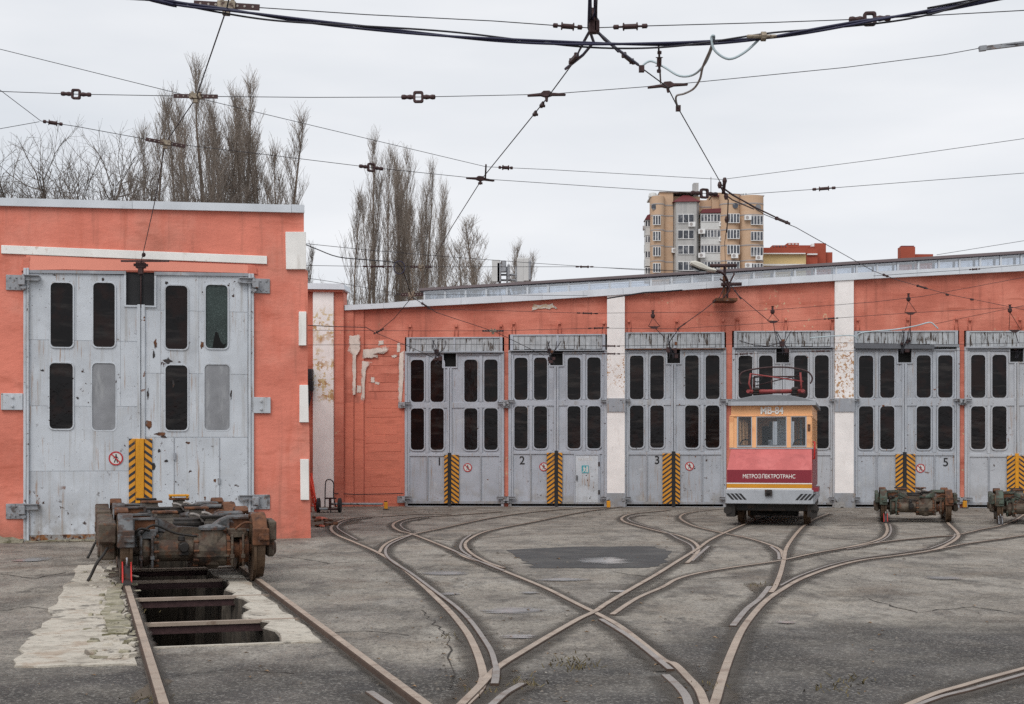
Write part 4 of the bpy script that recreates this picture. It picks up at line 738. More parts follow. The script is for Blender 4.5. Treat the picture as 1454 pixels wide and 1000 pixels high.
def depot_gate(i, q):
    x0p, x1p = q['x']; xc = (x0p+x1p)/2; U0, U1 = FR.u(x0p), FR.u(x1p); W = U1-U0
    lab = ['grey gate numbered one beside the peeling end wall', 'grey gate numbered two with a small exit door', 'grey gate numbered three with badly peeling lintel boards', 'grey gate behind the orange and red tram', 'grey gate numbered five with a slipped dark sheet under its boards', 'grey gate past the number five gate, partly cut off', 'grey gate wholly past the picture edge'][i]
    g = FR.empty('depot_gate', lab, 'gate', 'grey double gates along the tram hall'); m = M[('gate', 'gate', 'gate_b', 'gate_c', 'gate_b', 'gate_c')[i]]
    zz = lambda py: FR.z(xc, py)
    zt = zz(q['lt']); zm0, zm1 = zz(q['up'][1]), zz(q['lo'][0]); seam = U0 + W*(.452 if i == 0 else .487)
    nx0, nx1, nz = seam - W*.06, seam + W*.065, zz(q['lt']+19)
    wf = [(.061, .195), (.26, .393), (.60, .732), (.80, .935)]
    holes = []
    for a, c in wf:
        for r in ('up', 'lo'): holes.append((U0+W*a, U0+W*c, zz(q[r][1]), zz(q[r][0])))
    nh = (nx0, nx1, nz, 9.)
    for side, xa, xb in ((0, U0+.09, seam-.006), (1, seam+.006, U1-.09)):
        mb = MB(); plate(mb, xa, xb, .08, zt, holes + [nh], -.02, .02); lf = mb.build('gate_leaf', m, g)
        zp = zz(q['pan'])
        for k, (a, c) in enumerate(wf):
            if (k > 1) != bool(side): continue
            for r in ('up', 'lo'):
                window(lf, U0+W*a, U0+W*c, zz(q[r][1]), zz(q[r][0]), .10, -.012, .035, M['pane'], m, .035)
        c1, c2 = (wf[0][1]+wf[1][0])/2, (wf[2][1]+wf[3][0])/2; cm = U0 + W*(c2 if side else c1)
        bars = [(xa, xb, zt-.07, zt), (xa, xb, zm1+.01, zm0-.01), (xa, xb, zp-.04, zp+.05), (xa, xb, .08, .16), (cm-.045, cm+.045, zm0, zt-.071), (cm-.045, cm+.045, zp+.051, zm1+.009), (cm-.02, cm+.02, .161, zp-.041)]
        ex = (xa, xa+.05) if not side else (xb-.05, xb); sx = (xb-.06, xb) if not side else (xa, xa+.06)
        bars += [(ex[0], ex[1], .161, zt-.071), ]
        for bi, (a, c, d, e) in enumerate(bars):
            if bi == 0: 
                if not side: c = min(c, nx0-.03)
                else: a = max(a, nx1+.03)
            MB().box(a, c, -.045 - .0015*bi, -.0205, d, e).build('stiffener', m if bi % 3 else M['gate_d'], lf, bev=.006)
        MB().box(sx[0], sx[1], -.06, -.0205, .161, nz-.04).build('meeting_bar', m, lf, bev=.006)
    mb = MB()
    for a in ((nx0-.04, nx0, nz-.035, zt), (nx1, nx1+.04, nz-.035, zt), (nx0, nx1, nz-.035, nz)): mb.box(a[0], a[1], -.05, -.0, a[2], a[3])
    mb.build('notch_frame', m, g); MB().box(nx0-.02, nx1+.02, .05, .07, nz-.02, zt+.1).build('notch_recess', M['black'], g)
    for a in (U0, U1-.085): MB().box(a, a+.085, -.07, .05, 0, zt+.05).build('jamb', m, g, bev=.008)
    # lintel boards
    zb0, zb1 = zz(q['bb']), zz(q['bt']); xa, xb = U0+.05, U1-.05; nb = 16
    for k in range(nb):
        a = xa+.09+(xb-xa-.18)*k/nb; c = xa+.09+(xb-xa-.18)*(k+1)/nb
        MB().box(a+.004, c-.004, -.03 - rnd.uniform(0, .008), .05, zb0+.01+rnd.uniform(0, .015), zb1-.03).build('board', M['board'], g)
    mb = MB(); mb.box(xa, xa+.085, -.06, .05, zb0, zb1); mb.box(xb-.085, xb, -.06, .05, zb0, zb1); mb.box(xa+.086, xb-.086, -.06, .05, zb1-.035, zb1); mb.box((xa+xb)/2-.025, (xa+xb)/2+.025, -.055, .04, zb0, zb1-.036); mb.build('lintel_frame', m, g)
    MB().box(U0+.02, U1-.02, -.09, .05, zt+.052, zb0-.006).build('head_beam', m, g); MB().box(U0+.02, U1-.02, -.11, -.0905, zb0-.035, zb0-.004).build('drip_rail', M['gate_d'] if i != 2 else M['bog_rust'], g)
    if i == 4: MB().prism(outline(FR, [(1213, 488), (1325, 490.5), (1325, 496), (1213, 495.5)]), -.15, -.12, 'y').build('slipped_sheet', mat('slipped_dark_sheet', (.12, .125, .14), .6), g)
    for px in (x0p+2, x1p-2):
        hinge(g, FR.u(px), (zm0+zm1)/2, 1 if px > xc else -1, .62, -.07); hinge(g, FR.u(px), .20, 1 if px > xc else -1, .7, -.07)
    # hazard strips at the meeting edges
    zp = zz(q['pan']); hw_ = {1: (.10, .22), 2: (.22, .12)}.get(q['post'], (.22, .2))
    if i == 2: hw_ = (.26, .13)
    if i == 4: hw_ = (.20, .24)
    pw = .10
    MB().box(seam-pw/2-hw_[0], seam-pw/2, -.08, -.046, .10, zp).build('hazard_strip', M['haz_a'], g, bev=.004); MB().box(seam+pw/2, seam+pw/2+hw_[1], -.08, -.046, .10, zp).build('hazard_strip', M['haz_b'], g, bev=.004)
    MB().box(seam-pw/2+.002, seam+pw/2-.002, -.095, -.03, .02, zp+.06).build('meeting_post', M['rubber'] if q['post'] else M['yellow'], g, bev=.006)
    MB().box(U0, U1, -.06, .4, -.04, .02).build('threshold', M['gate_d'], g)
    if q['num']:
        u, z = FR.hit(*q['npx']); link('number', text_mesh(q['num'], .33, M['signblack'], 'number', .004), g, (u, -.024, z))
    if q['sgn']: nosign(FR, q['sgn'][0], q['sgn'][1], .125, -.026, 'no pedestrian sign on the gate numbered ' + {'1': 'one', '2': 'two', '3': 'three', '5': 'five'}[q['num']])
    if i == 1:
        a, c = FR.u(817), FR.u(849.5); z0, z1 = .12, zz(647)
        d = MB().box(a, c, -.055, -.021, z0, z1).build('wicket_door', M['gate_l'], g, bev=.006); d['label'] = 'small hinged exit door'
        for q2 in (.3, 1.1): MB().lathe((c+.02, -.06, z0+q2), [(-.06, .025), (.06, .025)], 'z', 8).build('door_hinge', M['dark_iron'], d)
        mb = MB(); mb.box(a-.04, a-.004, -.065, -.021, z0, z1+.04); mb.box(c+.004, c+.04, -.065, -.021, z0, z1+.04); mb.box(a-.003, c+.003, -.065, -.021, z1+.005, z1+.04); mb.build('door_frame', m, g)
        mb = MB(); mb.box(a+.03, a+.06, -.09, -.056, .75, .9); mb.build('door_handle', M['dark_iron'], d)
        u, z = FR.hit(831, 652.5); link('lettering', text_mesh('BЫXOД', .11, M['signwhite'], 'lettering'), g, (u, -.058, z))
        u, z = FR.hit(831, 666.5); t = FR.empty('exit_sign', 'teal square exit sign with a running figure on the small door', 'sign', u=u, v=-.056, z=z)
        MB().box(-.1, .1, -.006, 0, -.11, .11).build('plate', M['teal'], t); mb = MB(); mb.box(.03, .08, -.009, -.0062, -.085, .085); mb.lathe((-.035, 0, .065), [(-.009, .018), (-.0062, .018)], 'y', 10)
        for pts in ([(-.06, .045), (0, .045), (-.005, -.02), (-.045, -.02)], [(-.045, -.02), (-.02, -.02), (-.06, -.09), (-.085, -.09)], [(-.03, -.02), (-.005, -.02), (.02, -.085), (-.003, -.085)], [(0, .04), (.028, .0), (.018, -.01), (-.01, .025)]): mb.prism(pts, -.009, -.0062, 'y')
        mb.build('running_figure', M['signwhite'], t)
    # hooks over the lintel
    for px in (x0p+5, xc, x1p-7):
        mb = MB(); u = FR.u(px); z = zz(q['bt']); mb.tube([(u, -.03, z+.02), (u, -.03, z+.34)], .010, 5); mb.tube([(u+.1, -.03, z+.02), (u+.1, -.03, z+.34)], .010, 5); mb.cbox((u+.05, -.04, z+.33), (.07, .06, .08)); mb.build('lintel_bracket', M['brick_paint'], g)
    return g
for i, q in enumerate(GATES[:6]): depot_gate(i, q)
mb = MB(); q = GATES[6]; hw([(q['x'][0], 470), (q['x'][1], 470), (q['x'][1], 720), (q['x'][0], 720)], M['brick_paint'], .0, .39, 'wall_panel', ground=(2, 3))

# ---------------------------------------------------------------- bogies
def bogie(label, green=False):
    t = thing('tram_bogie', label, 'bogie', (0, 0, 0), 0, 'loose tram bogies standing in the yard')
    gm = M['bog_green'] if green else M['bog_grey']; tan, ru, dk = M['bog_tan'], M['bog_rust'], M['bog_dark']; GX = .775
    def axle(y, motor):
        ax = MB(); ax.lathe((0, y, .35), [(-GX-.12, .06), (-.62, .06), (-.62, .17), (-.56, .19), (-.50, .17), (-.49, .15), (-.48, .185), (-.42, .185), (-.41, .13), (.0, .13), (.02, .19), (.06, .19)], 'x', 18); ax.build('axle_tube', tan, t)
        ax = MB(); ax.lathe((0, y, .35), [(.40, .19), (.44, .19), (.45, .10), (.55, .10), (.56, .16), (.66, .16), (.67, .06), (GX+.12, .06)], 'x', 18); ax.build('axle_tube', ru, t)
        gb = MB(); gb.lathe((.235, y-.02, 0), [(.14, .07), (.18, .12), (.28, .15), (.42, .17), (.55, .14), (.60, .13)], 'z', 20); gb.box(.04, .43, y-.19, y+.2, .27, .31); gb.lathe((.235, y, .35), [(-.19, .17), (-.15, .2), (.15, .2), (.19, .17)], 'x', 18); gb.build('gearbox', tan, t, bev=.008)
        cp = MB(); cp.lathe((.235, y-.02, 0), [(.595, .16), (.625, .165), (.64, .12), (.66, .06)], 'z', 20)
        for k in range(10): a = 2*math.pi*k/10; cp.lathe((.235+.14*math.cos(a), y-.02+.14*math.sin(a), .62), [(0, .014), (.02, .014)], 'z', 6)
        cp.build('gearbox_lid', gm, t)
        bo = MB()
        for x in (.04, .43, -.42):
            for k in range(10): a = 2*math.pi*k/10; bo.lathe((x, y+.185*math.cos(a), .35+.185*math.sin(a)), [(-.03, .017), (.03, .017)], 'x', 6)
        bo.build('flange_bolt', ru, t)['kind'] = 'stuff'
        dv = MB(); dv.box(-.17, -.05, y-.22, y-.1, .30, .44); dv.lathe((-.11, y-.22, .40), [(-.05, .06), (0, .06)], 'y', 10); dv.lathe((-.13, y-.12, .47), [(0, .05), (.06, .04)], 'z', 8); dv.build('speed_sensor', dk, t, bev=.01)
        for sx in (-1, 1):
            br = MB(); br.box(sx*.53-.11, sx*.53+.11, y-.1, y+.12, .53, .60); br.box(sx*.53-.09, sx*.53+.09, y-.13, y-.07, .50, .56)
            for q in (-.07, .06): br.tube([(sx*.53+q, y-.2, .16), (sx*.53+q, y-.2, .54)], .018, 6); br.cbox((sx*.53+q, y-.2, .28), (.05, .05, .05))
            br.build('brake_caliper', gm if sx < 0 else tan, t, bev=.006)
            wh = MB(); x = sx*GX; i = -sx
            wh.lathe((x, y, .35), [(i*.075, .30), (i*.075, .385), (i*.045, .388), (i*.03, .352), (-i*.06, .343), (-i*.062, .30)] if i > 0 else [(-.075, .30), (-.075, .385), (-.045, .388), (-.03, .352), (.06, .343), (.062, .30)], 'x', 40)
            w_ = wh.build('wheel', M['tyre'], t); hb = MB(); hb.lathe((x, y, .35), [(-.05, .29), (-.03, .30), (.03, .30), (.05, .29), (.075, .12), (.08, .1)] if sx > 0 else [(-.08, .1), (-.075, .12), (-.05, .29), (-.03, .30), (.03, .30), (.05, .29)], 'x', 28); hb.build('hub', dk, w_)
            gd = MB(); n = 8
            a0, a1 = (62, 150) if y < 0 else (30, 118)
            o = [(y + .47*math.cos(R(a0+(a1-a0)*k/n)), .35 + .45*math.sin(R(a0+(a1-a0)*k/n))) for k in range(n+1)]; o += [(y + .40*math.cos(R(a1-(a1-a0)*k/n)), .35 + .395*math.sin(R(a1-(a1-a0)*k/n))) for k in range(n+1)]
            gd.prism(o, x-.085, x+.085, 'x'); gd.box(x-.095, x+.095, y-.46 if y < 0 else y+.34, y-.34 if y < 0 else y+.46, .42, .62); gd.box(x-.03, x+.09, y-.5 if y < 0 else y+.42, y-.44 if y < 0 else y+.5, .48, .56)
            gd.build('sand_guard', ru if sx > 0 or y > 0 else gm, t, bev=.01)
        # cranked cross beam above the axle
        yk = MB(); up = [(-.74, .72), (-.40, .735), (-.30, .70), (-.16, .62), (.10, .60), (.22, .60), (.36, .70), (.46, .745), (.76, .75)]; lo = [(.76, .55), (.42, .53), (.30, .50), (-.2, .50), (-.34, .55), (-.74, .57)]
        y0, y1 = (y+.22, y+.50) if y < 0 else (y-.50, y-.22)
        yk.prism(up + lo, y0, y1, 'y'); yk.build('cross_beam', gm, t, bev=.02)
        for xa, xb in ((-.66, -.42), (.46, .70)):
            pk = MB(); pk.box(xa, xb, y0-.015, y0-.002, .585, .71); pk.build('beam_pocket', ru, t); rm = MB(); ring(rm, [(xa-.03, .56), (xb+.03, .56), (xb+.03, .73), (xa-.03, .73)], [(xa, .585), (xb, .585), (xb, .71), (xa, .71)], y0-.04, y0-.001); rm.build('pocket_rim', gm, t)
        pl = MB(); o = [(-.38, .45), (-.3, .58), (-.1, .625), (.3, .60), (.62, .5), (.62, .4), (-.38, .36)]; pl.prism(o, y0-.08, y0-.05, 'y'); pl.build('curved_plate', tan, t)
        rk = MB(); rk.box(.36, .62, y0-.12, y0-.06, .51, .575)
        for k in range(6): rk.lathe((.38+.042*k, y0-.09, .575), [(0, .012), (.03, .012)], 'z', 5)
        rk.build('spring_rack', ru, t)
    axle(-.95, 0); axle(.95, 1)
    for sx, w0, w1 in ((-1, .88, .97 if green else 1.08), (1, .88, .97)):
        sb = MB(); sb.prism([(-1.28, .47), (-1.28, .70), (-.9, .72), (-.4, .62), (.4, .62), (.9, .72), (1.28, .70), (1.28, .47), (.6, .40), (-.6, .40)], sx*w0, sx*w1, 'x'); sb.build('side_frame', tan if not green else gm, t, bev=.015)
        for y in (-.95, .95):
            jw = 1.06 if sx < 0 and not green else .97
            jb = MB(); jb.box(min(sx*.88, sx*jw), max(sx*.88, sx*jw), y-.14, y+.14, .26, .47); jb.lathe((sx*jw, y, .36), [(-.03, .09), (.03, .09)], 'x', 12); jb.build('axle_box', tan, t, bev=.02)
        tb = MB(); tb.box(sx*GX-.06, sx*GX+.06, -.45, .45, .09, .22); tb.box(sx*GX-.04, sx*GX+.04, -.5, .5, .22, .27); tb.build('track_brake', dk, t, bev=.01)
    for x, y, cap, h in ((-.30, -.62, ru, .80), (.16, .52, ru, .80), (-.33, .52, dk, .80), (.30, -.2, dk, .72)):
        st = MB(); 
        for k in range(8): j = .012*(k % 2); z0 = .44+(h-.46)*k/8; st.box(x-.10+j, x+.10-j, y-.09, y+.09, z0, z0+(h-.46)/8-.004)
        st.build('spring_block', M['wood_stack'], t); MB().box(x-.15, x+.15, y-.13, y+.13, h-.018, h+.012).build('spring_cap', cap, t, bev=.006)
    cb = MB(); cb.box(-.55, .55, -.18, .18, .48, .60); cb.lathe((0, 0, 0), [(.60, .3), (.65, .3), (.655, .24), (.69, .24)], 'z', 24); cb.build('bolster', dk, t, bev=.01)
    for k, (x0, y0) in enumerate(((.05, -.2), (.22, .15), (.1, .6))):
        lf = MB(); lf.tube([(x0 + .16*math.cos(R(a)), y0, .58 + .17*math.sin(R(a))) for a in range(0, 100, 14)], .022, 6); lf.build('hose', M['guard'] if k < 2 else dk, t)
    if not green: hs_ = MB(); hs_.tube(catmull([(-.98, -1.28, .42), (-1.03, -1.36, .34), (-1.10, -1.40, .25), (-1.16, -1.40, .12), (-1.20, -1.42, .05)], 4), .018, 6); hs_.build('cable_end', dk, t)
    for pts in ([(-.6, -1.1, .56), (-.45, -1.05, .66), (-.2, -1.0, .56), (.05, -1.05, .52)], [(.5, -1.1, .6), (.62, -1.12, .68), (.76, -1.2, .64), (.8, -1.25, .5)], [(-.72, -1.1, .5), (-.62, -1.15, .62), (-.5, -1.1, .6)]):
        MB().tube(catmull(pts, 5), .016, 6).build('hose', dk if pts[0][0] < 0 else ru, t)
    return t
bg1 = bogie('near rusty tram bogie standing over the open pit')
bg1.location = TR(.0, .95, .055); bg1.rotation_euler = (0, 0, TA)
bg2 = dup(bg1); bg2['label'] = 'second rusty tram bogie, between the near bogie and the pale grey gate'; bg2.location = TR(0, 4.55, .055)
ys = MB(); ys.box(-.15, .15, -.13, .13, 0, .03)
for x, y in ((-.12, .1), (.12, -.1)): ys.box(x-.02, x+.02, y-.02, y+.02, -.06, 0)
yo = ys.build('orange_cap_plate', M['yellow'], None, bev=.006, loc=TR(.16, 5.07, .89), rz=TA); tag(yo, 'orange cap plate lying on top of the second rusty bogie', 'cap plate')
bg3 = bogie('green rusty tram bogie in front of the number five gate', True); c = G(1301, 742)
bg3.location = (c.x + .2, c.y + .95*.9, .02); bg3.scale = (.9, .9, .9); bg3.rotation_euler = (0, 0, R(-14))
bg4 = dup(bg3); bg4['label'] = 'green rusty tram bogie cut off by the picture edge'; c = G(1466, 745); bg4.location = (c.x + .28, c.y + .85, .02); bg4.rotation_euler = (0, 0, R(-17))
def chock(loc, rz, label, s, m=None):
    t = thing('wheel_chock', label, 'wheel chock', loc, rz, 'wheel chocks on the rails'); t.scale = (s, s, s); m = m or M['red']
    MB().prism([(-.3, 0), (.06, 0), (.06, .22), (.0, .2), (-.06, .06), (-.3, .015)], -.045, .045, 'x').build('shoe', M['dark_iron'], t)
    for x in (-.056, .04): MB().prism([(-.18, .02), (.05, .02), (.05, .25), (.01, .25), (-.1, .12)], x, x+.016, 'x').build('cheek', m, t, bev=.004)
    MB().tube([(0, -.02, .2), (0, -.05, .3)], .012, 6).build('handle', M['hinge'], t)
chock(TR(-gl, -.38, .06), TA, 'red wheel chock on the pit rail under the near bogie', 1.0)
c = G(1257, 743); chock((c.x-.02, c.y-.1, .02), R(-12), 'red wheel chock under the green bogie by gate five', .8); c = G(1418, 746); chock((c.x, c.y-.1, .02), R(-12), 'grey wheel chock under the cut-off green bogie', .75, M['hinge'])

# ---------------------------------------------------------------- service tram
c = G(1096, 746)
tr = thing('service_tram', 'small orange and red works tram with a folded pantograph', 'tram', (c.x, c.y, .02), R(-13.5))
k = 1/64.0
def tx(px): return (px-1094)*k
def tz(py): return (746-py)*k
M['t_or'] = mat('faded_orange_enamel', (.80, .43, .21), .45, var=.1, vs=2., bump=.05, bs=4., layers=[dict(col=(.55, .2, .08), sc=3., lo=.55, hi=.7, amt=.6), dict(col=(.3, .12, .06), sc=20., lo=.66, hi=.72, amt=.7)])
M['t_pink'] = mat('pinkish_red_enamel', (.50, .12, .115), .5, var=.15, vs=2.5, bump=.05, bs=4., layers=[dict(col=(.64, .22, .21), sc=2.5, lo=.48, hi=.68, amt=.7, z=[(1.62, 1.15)]), dict(col=(.26, .06, .065), sc=(2, 2, 9), lo=.5, hi=.7, amt=.7, z=[(1.2, 1.65)]), dict(col=(.2, .06, .06), sc=(14, 14, 1.), lo=.58, hi=.7, amt=.4)])  # paler towards the bottom of the hood, darker towards its top
M['t_dark'] = mat('dark_red_enamel', (.22, .022, .035), .45, var=.1, bump=.03); M['t_band'] = mat('amber_band', (.55, .24, .012), .5, var=.1, bump=.03)
M['t_grey'] = mat('tram_grey_enamel', (.36, .38, .41), .5, var=.1, vs=3., bump=.05, layers=[dict(col=(.2, .2, .2), sc=(8, 8, 1.5), lo=.56, hi=.72, amt=.6)]); M['t_roof'] = mat('tram_roof_felt', (.19, .20, .215), .7, var=.15, vs=3., bump=.1)
M['t_white'] = mat('tram_lettering_white', (.80, .78, .74), .5, var=.03, bump=0); M['tpale'] = mat('tram_white_partition', (.75, .77, .78), .6, var=.15, bump=0, layers=[dict(col=(.2, .2, .2), sc=7., lo=.6, hi=.63)]); M['t_in'] = mat('tram_interior', (.07, .065, .06), .8, var=.2, bump=0)
LEN = 4.6; xl, xr = tx(1038.6), tx(1148); zf = tz(697)
wins = [(tx(1048.5), tx(1066), tz(638), tz(598.5)), (tx(1074), tx(1113), tz(638), tz(599)), (tx(1120.5), tx(1139), tz(638), tz(599))]
bd = MB(); plate(bd, xl, xr, zf, tz(583), wins, 0, .06); body = bd.build('body', M['t_or'], tr)
bd = MB(); plate(bd, xl, xr, zf, tz(583), wins[1:2], LEN-.06, LEN); bd.build('rear_panel', M['t_or'], tr)
sw = [(.25, 1.15, tz(638), tz(599)), (1.4, 2.3, tz(638), tz(599)), (2.5, 3.3, tz(638), tz(599)), (3.5, 4.3, tz(638), tz(599))]
for x0, x1, nm in ((xl, xl+.05, 's'), (xr-.05, xr, 's')):
    s2 = MB(); s2.M = Matrix.Translation((x0, 0, 0)) @ Matrix.Rotation(R(90), 4, 'Z') ; plate(s2, .062, LEN-.062, zf, tz(583), sw, -.05, 0); s2.build('side_panel', M['t_or'], tr)
    for a, b2, z0, z1 in sw: MB().box(x0+.02, x0+.028, a, b2, z0, z1).build('window', M['glass'], tr)
    s3 = MB(); s3.box(x0-.012 if x0 < 0 else x0+.051, x0-.001 if x0 < 0 else x0+.062, .062, LEN-.062, zf, tz(642)); s3.build('side_band', M['t_dark'], tr)
for wi, (a, b2, z0, z1) in enumerate(wins):
    w_ = MB(); ring(w_, [(a-.03, z0-.03), (b2+.03, z0-.03), (b2+.03, z1+.03), (a-.03, z1+.03)], [(a, z0), (b2, z0), (b2, z1), (a, z1)], -.02, .02); fo = w_.build('window', M['t_grey'], tr); MB().box(a, b2, .0, .008, z0, z1).build('pane', M['glass'], fo)
    if wi != 1: continue
    rw_ = MB(); ring(rw_, [(a-.03, z0-.03), (b2+.03, z0-.03), (b2+.03, z1+.03), (a-.03, z1+.03)], [(a, z0), (b2, z0), (b2, z1), (a, z1)], LEN-.02, LEN+.02); rw_.build('window', M['t_grey'], tr)
MB().box(xl-.03, xr+.02, -.03, -.001, tz(598), tz(596.3)).build('rain_ledge', M['t_or'], tr, bev=.006)
for xa in (tx(1039.2), tx(1070), tx(1116.8), tx(1143.5)): MB().box(xa-.05, xa+.05, -.022, -.001, tz(641), tz(598)).build('pillar', M['t_or'], tr, bev=.008)
for xa, xb in ((tx(1120.5)+.11, tx(1120.5)+.125), (tx(1048.5)+.16, tx(1048.5)+.17)): MB().box(xa, xb, .1, .12, tz(638), tz(599)).build('wiper', M['dark_iron'], tr)
rf = MB(); ro = [(tx(1036), tz(582.5)), (tx(1035.5), tz(577.5)), (tx(1050), tz(573.5)), (tx(1070), tz(569.5)), (tx(1094), tz(568)), (tx(1118), tz(569.5)), (tx(1138), tz(573.5)), (tx(1153), tz(577.5)), (tx(1153), tz(582.5))]
rf.prism(ro, -.12, LEN+.12, 'y'); rf.build('roof', M['t_roof'], tr, bev=.01); MB().box(tx(1035), tx(1153.6), -.135, -.121, tz(583), tz(577.5)).build('roof_fascia', M['t_grey'], tr)
# sloping hood
hy = -.40
hd = MB(); a, c2, d, e = xl, xr, tx(1034.8), tx(1148.6); za_, zb2, zc_ = tz(642), tz(671), tz(697); hd._add([(a, -.03, za_), (c2, -.03, za_), (e, hy, zb2), (d, hy, zb2), (e, hy, zc_), (d, hy, zc_), (a, -.001, za_), (c2, -.001, za_), (e, -.001, zc_), (d, -.001, zc_)], [(0, 1, 2, 3), (3, 2, 4, 5), (6, 7, 1, 0), (5, 4, 8, 9), (6, 0, 3, 5, 9), (1, 7, 8, 4, 2), (9, 8, 7, 6)]); hd.build('hood', M['t_pink'], tr, bev=.008)
MB().box(xl-.03, xr+.02, -.05, .0, tz(642.5), tz(641)).build('hood_trim', M['t_grey'], tr)
MB().box(tx(1035.3), tx(1148), hy-.012, hy-.001, tz(688.5), tz(671)).build('name_band', M['t_dark'], tr); MB().box(tx(1034.8), tx(1148.5), hy-.016, hy-.001, tz(690), tz(688.7)).build('white_line', M['t_white'], tr); MB().box(tx(1034.8), tx(1148.5), hy-.016, hy-.001, tz(695.5), tz(690.2)).build('amber_band', M['t_band'], tr); MB().box(tx(1034.8), tx(1149), hy-.016, hy-.001, tz(697.5), tz(695.7)).build('white_line', M['t_white'], tr)
# bumper skirt
MB().box(tx(1033), tx(1150.5), hy-.09, hy-.017, tz(717), tz(697.8)).build('bumper', M['t_grey'], tr, bev=.012); MB().box(tx(1033), tx(1152), hy-.01, LEN+.2, tz(717), tz(700)).build('skirt', M['t_grey'], tr, bev=.012); MB().box(tx(1148.5), tx(1157), hy-.05, .9, tz(700), tz(695)).build('step_ledge', M['t_dark'], tr)
for x0, d in ((1034.5, 1), (1126.5, -1)):
    for q in range(4):
        mb = MB(); a = tx(x0 + 5.5*q); e = .055; h0, h1 = tz(711.5), tz(703)
        mb.prism([(a, h1), (a+e, h1), (a+e+.12, h0), (a+.12, h0)] if d > 0 else [(a+.12, h1), (a+e+.12, h1), (a+e, h0), (a, h0)], hy-.0935, hy-.0905, 'y'); mb.build('warning_stripe', M['signblack'], tr)
lm = MB(); lm.box(tx(1086.5), tx(1096), hy-.15, hy-.091, tz(706), tz(697.5)); l_ = lm.build('headlamp', M['dark_iron'], tr, bev=.008); MB().lathe((tx(1091.3), hy-.152, tz(702)), [(-.008, .045), (0, .045)], 'y', 14).build('lens', M['pane'], l_)
link('number', text_mesh('MB-84', .215, M['t_white'], 'number', .005), tr, (tx(1094), -.016, tz(590.4))).scale = (.86, 1, 1)
lt = link('lettering', text_mesh('METPOЭЛEKTPOTPAHC', .125, M['t_white'], 'lettering', 0), tr, (tx(1091.5), hy-.014, tz(680)))
lt.scale = (70*k/max(.01, lt.dimensions.x), 1, 1.0)
hr = MB(); hr.tube([(tx(1149), .02, tz(656)), (tx(1151), .0, tz(656)), (tx(1151.5), .0, tz(633)), (tx(1149), .02, tz(633))], .02, 6); hr.build('handrail', M['red'], tr)
mi = MB(); mi.box(tx(1142), tx(1145.5), -.04, -.021, tz(618), tz(609)); mi.build('mirror_bracket', M['bog_rust'], tr)
fl = MB(); fl.box(xl+.06, xr-.06, .1, LEN-.1, tz(660), tz(655)); fl.build('floor', M['t_in'], tr); MB().box(xl+.08, xr-.08, .12, .5, tz(640.5)-.02, tz(637)).build('dashboard', M['t_in'], tr)
for xa in (1057, 1130):
    mb = MB(); mb.tube([(tx(xa)+.12*math.cos(a), .35+.05*math.sin(a), tz(636)+.10*math.sin(a)) for a in [math.pi*2*q/16 for q in range(17)]], .014, 5); mb.build('control_wheel', M['rubber'], tr)
MB().box(tx(1088), tx(1094), .3, .42, tz(637), tz(630)).build('dash_lamp', M['hinge'], tr); MB().box(tx(1076), tx(1087), 1.2, 1.6, tz(655), tz(610)).build('seat', M['rubber'], tr); MB().box(tx(1128), tx(1131), 1.5, 1.6, tz(655), tz(600)).build('post', M['palecable'], tr); MB().box(tx(1130), tx(1136), 2.6, 3.2, tz(655), tz(612)).build('seat', M['rubber'], tr)
MB().box(tx(1098.5), tx(1111), .8, .84, tz(655), tz(600)).build('partition', M['tpale'], tr)
un = MB(); un.box(tx(1036), tx(1150), hy+.15, LEN, tz(727), tz(717.3)); un.box(tx(1034), tx(1046), hy+.02, .6, tz(735), tz(717.3)); un.box(tx(1142), tx(1153), hy+.02, .7, tz(735), tz(717.3)); un.box(tx(1062), tx(1128), .6, 1.2, tz(736), tz(717)); un.lathe((0, .5, .36), [(tx(1050), .06), (tx(1142), .06)], 'x', 10); un.lathe((0, .5, .36), [(tx(1075), .05), (tx(1076), .15), (tx(1105), .15), (tx(1106), .05)], 'x', 12); un.build('underframe', M['bog_dark'], tr, bev=.01)
for sx in (tx(1051.5), tx(1141)):
    for y in (.42, 3.4):
        i = 1 if sx < 0 else -1
        w_ = MB().lathe((sx, y, .35), [(-.075, .28), (-.075, .385 if i < 0 else .34), (-.04, .385 if i < 0 else .345), (.04, .345 if i < 0 else .385), (.075, .34 if i < 0 else .385), (.075, .28)], 'x', 32).build('wheel', M['tyre'], tr); MB().lathe((sx, y, .35), [(-.05, .28), (.05, .28)], 'x', 20).build('hub', M['bog_dark'], w_)
for px, py in ((1036, 726), (1152, 724), (1150, 730)):
    MB().lathe((tx(px), hy+.1, tz(py)), [(-.1, .09), (.12, .09)], 'y', 10).build('sand_pipe', M['bog_dark'], tr)
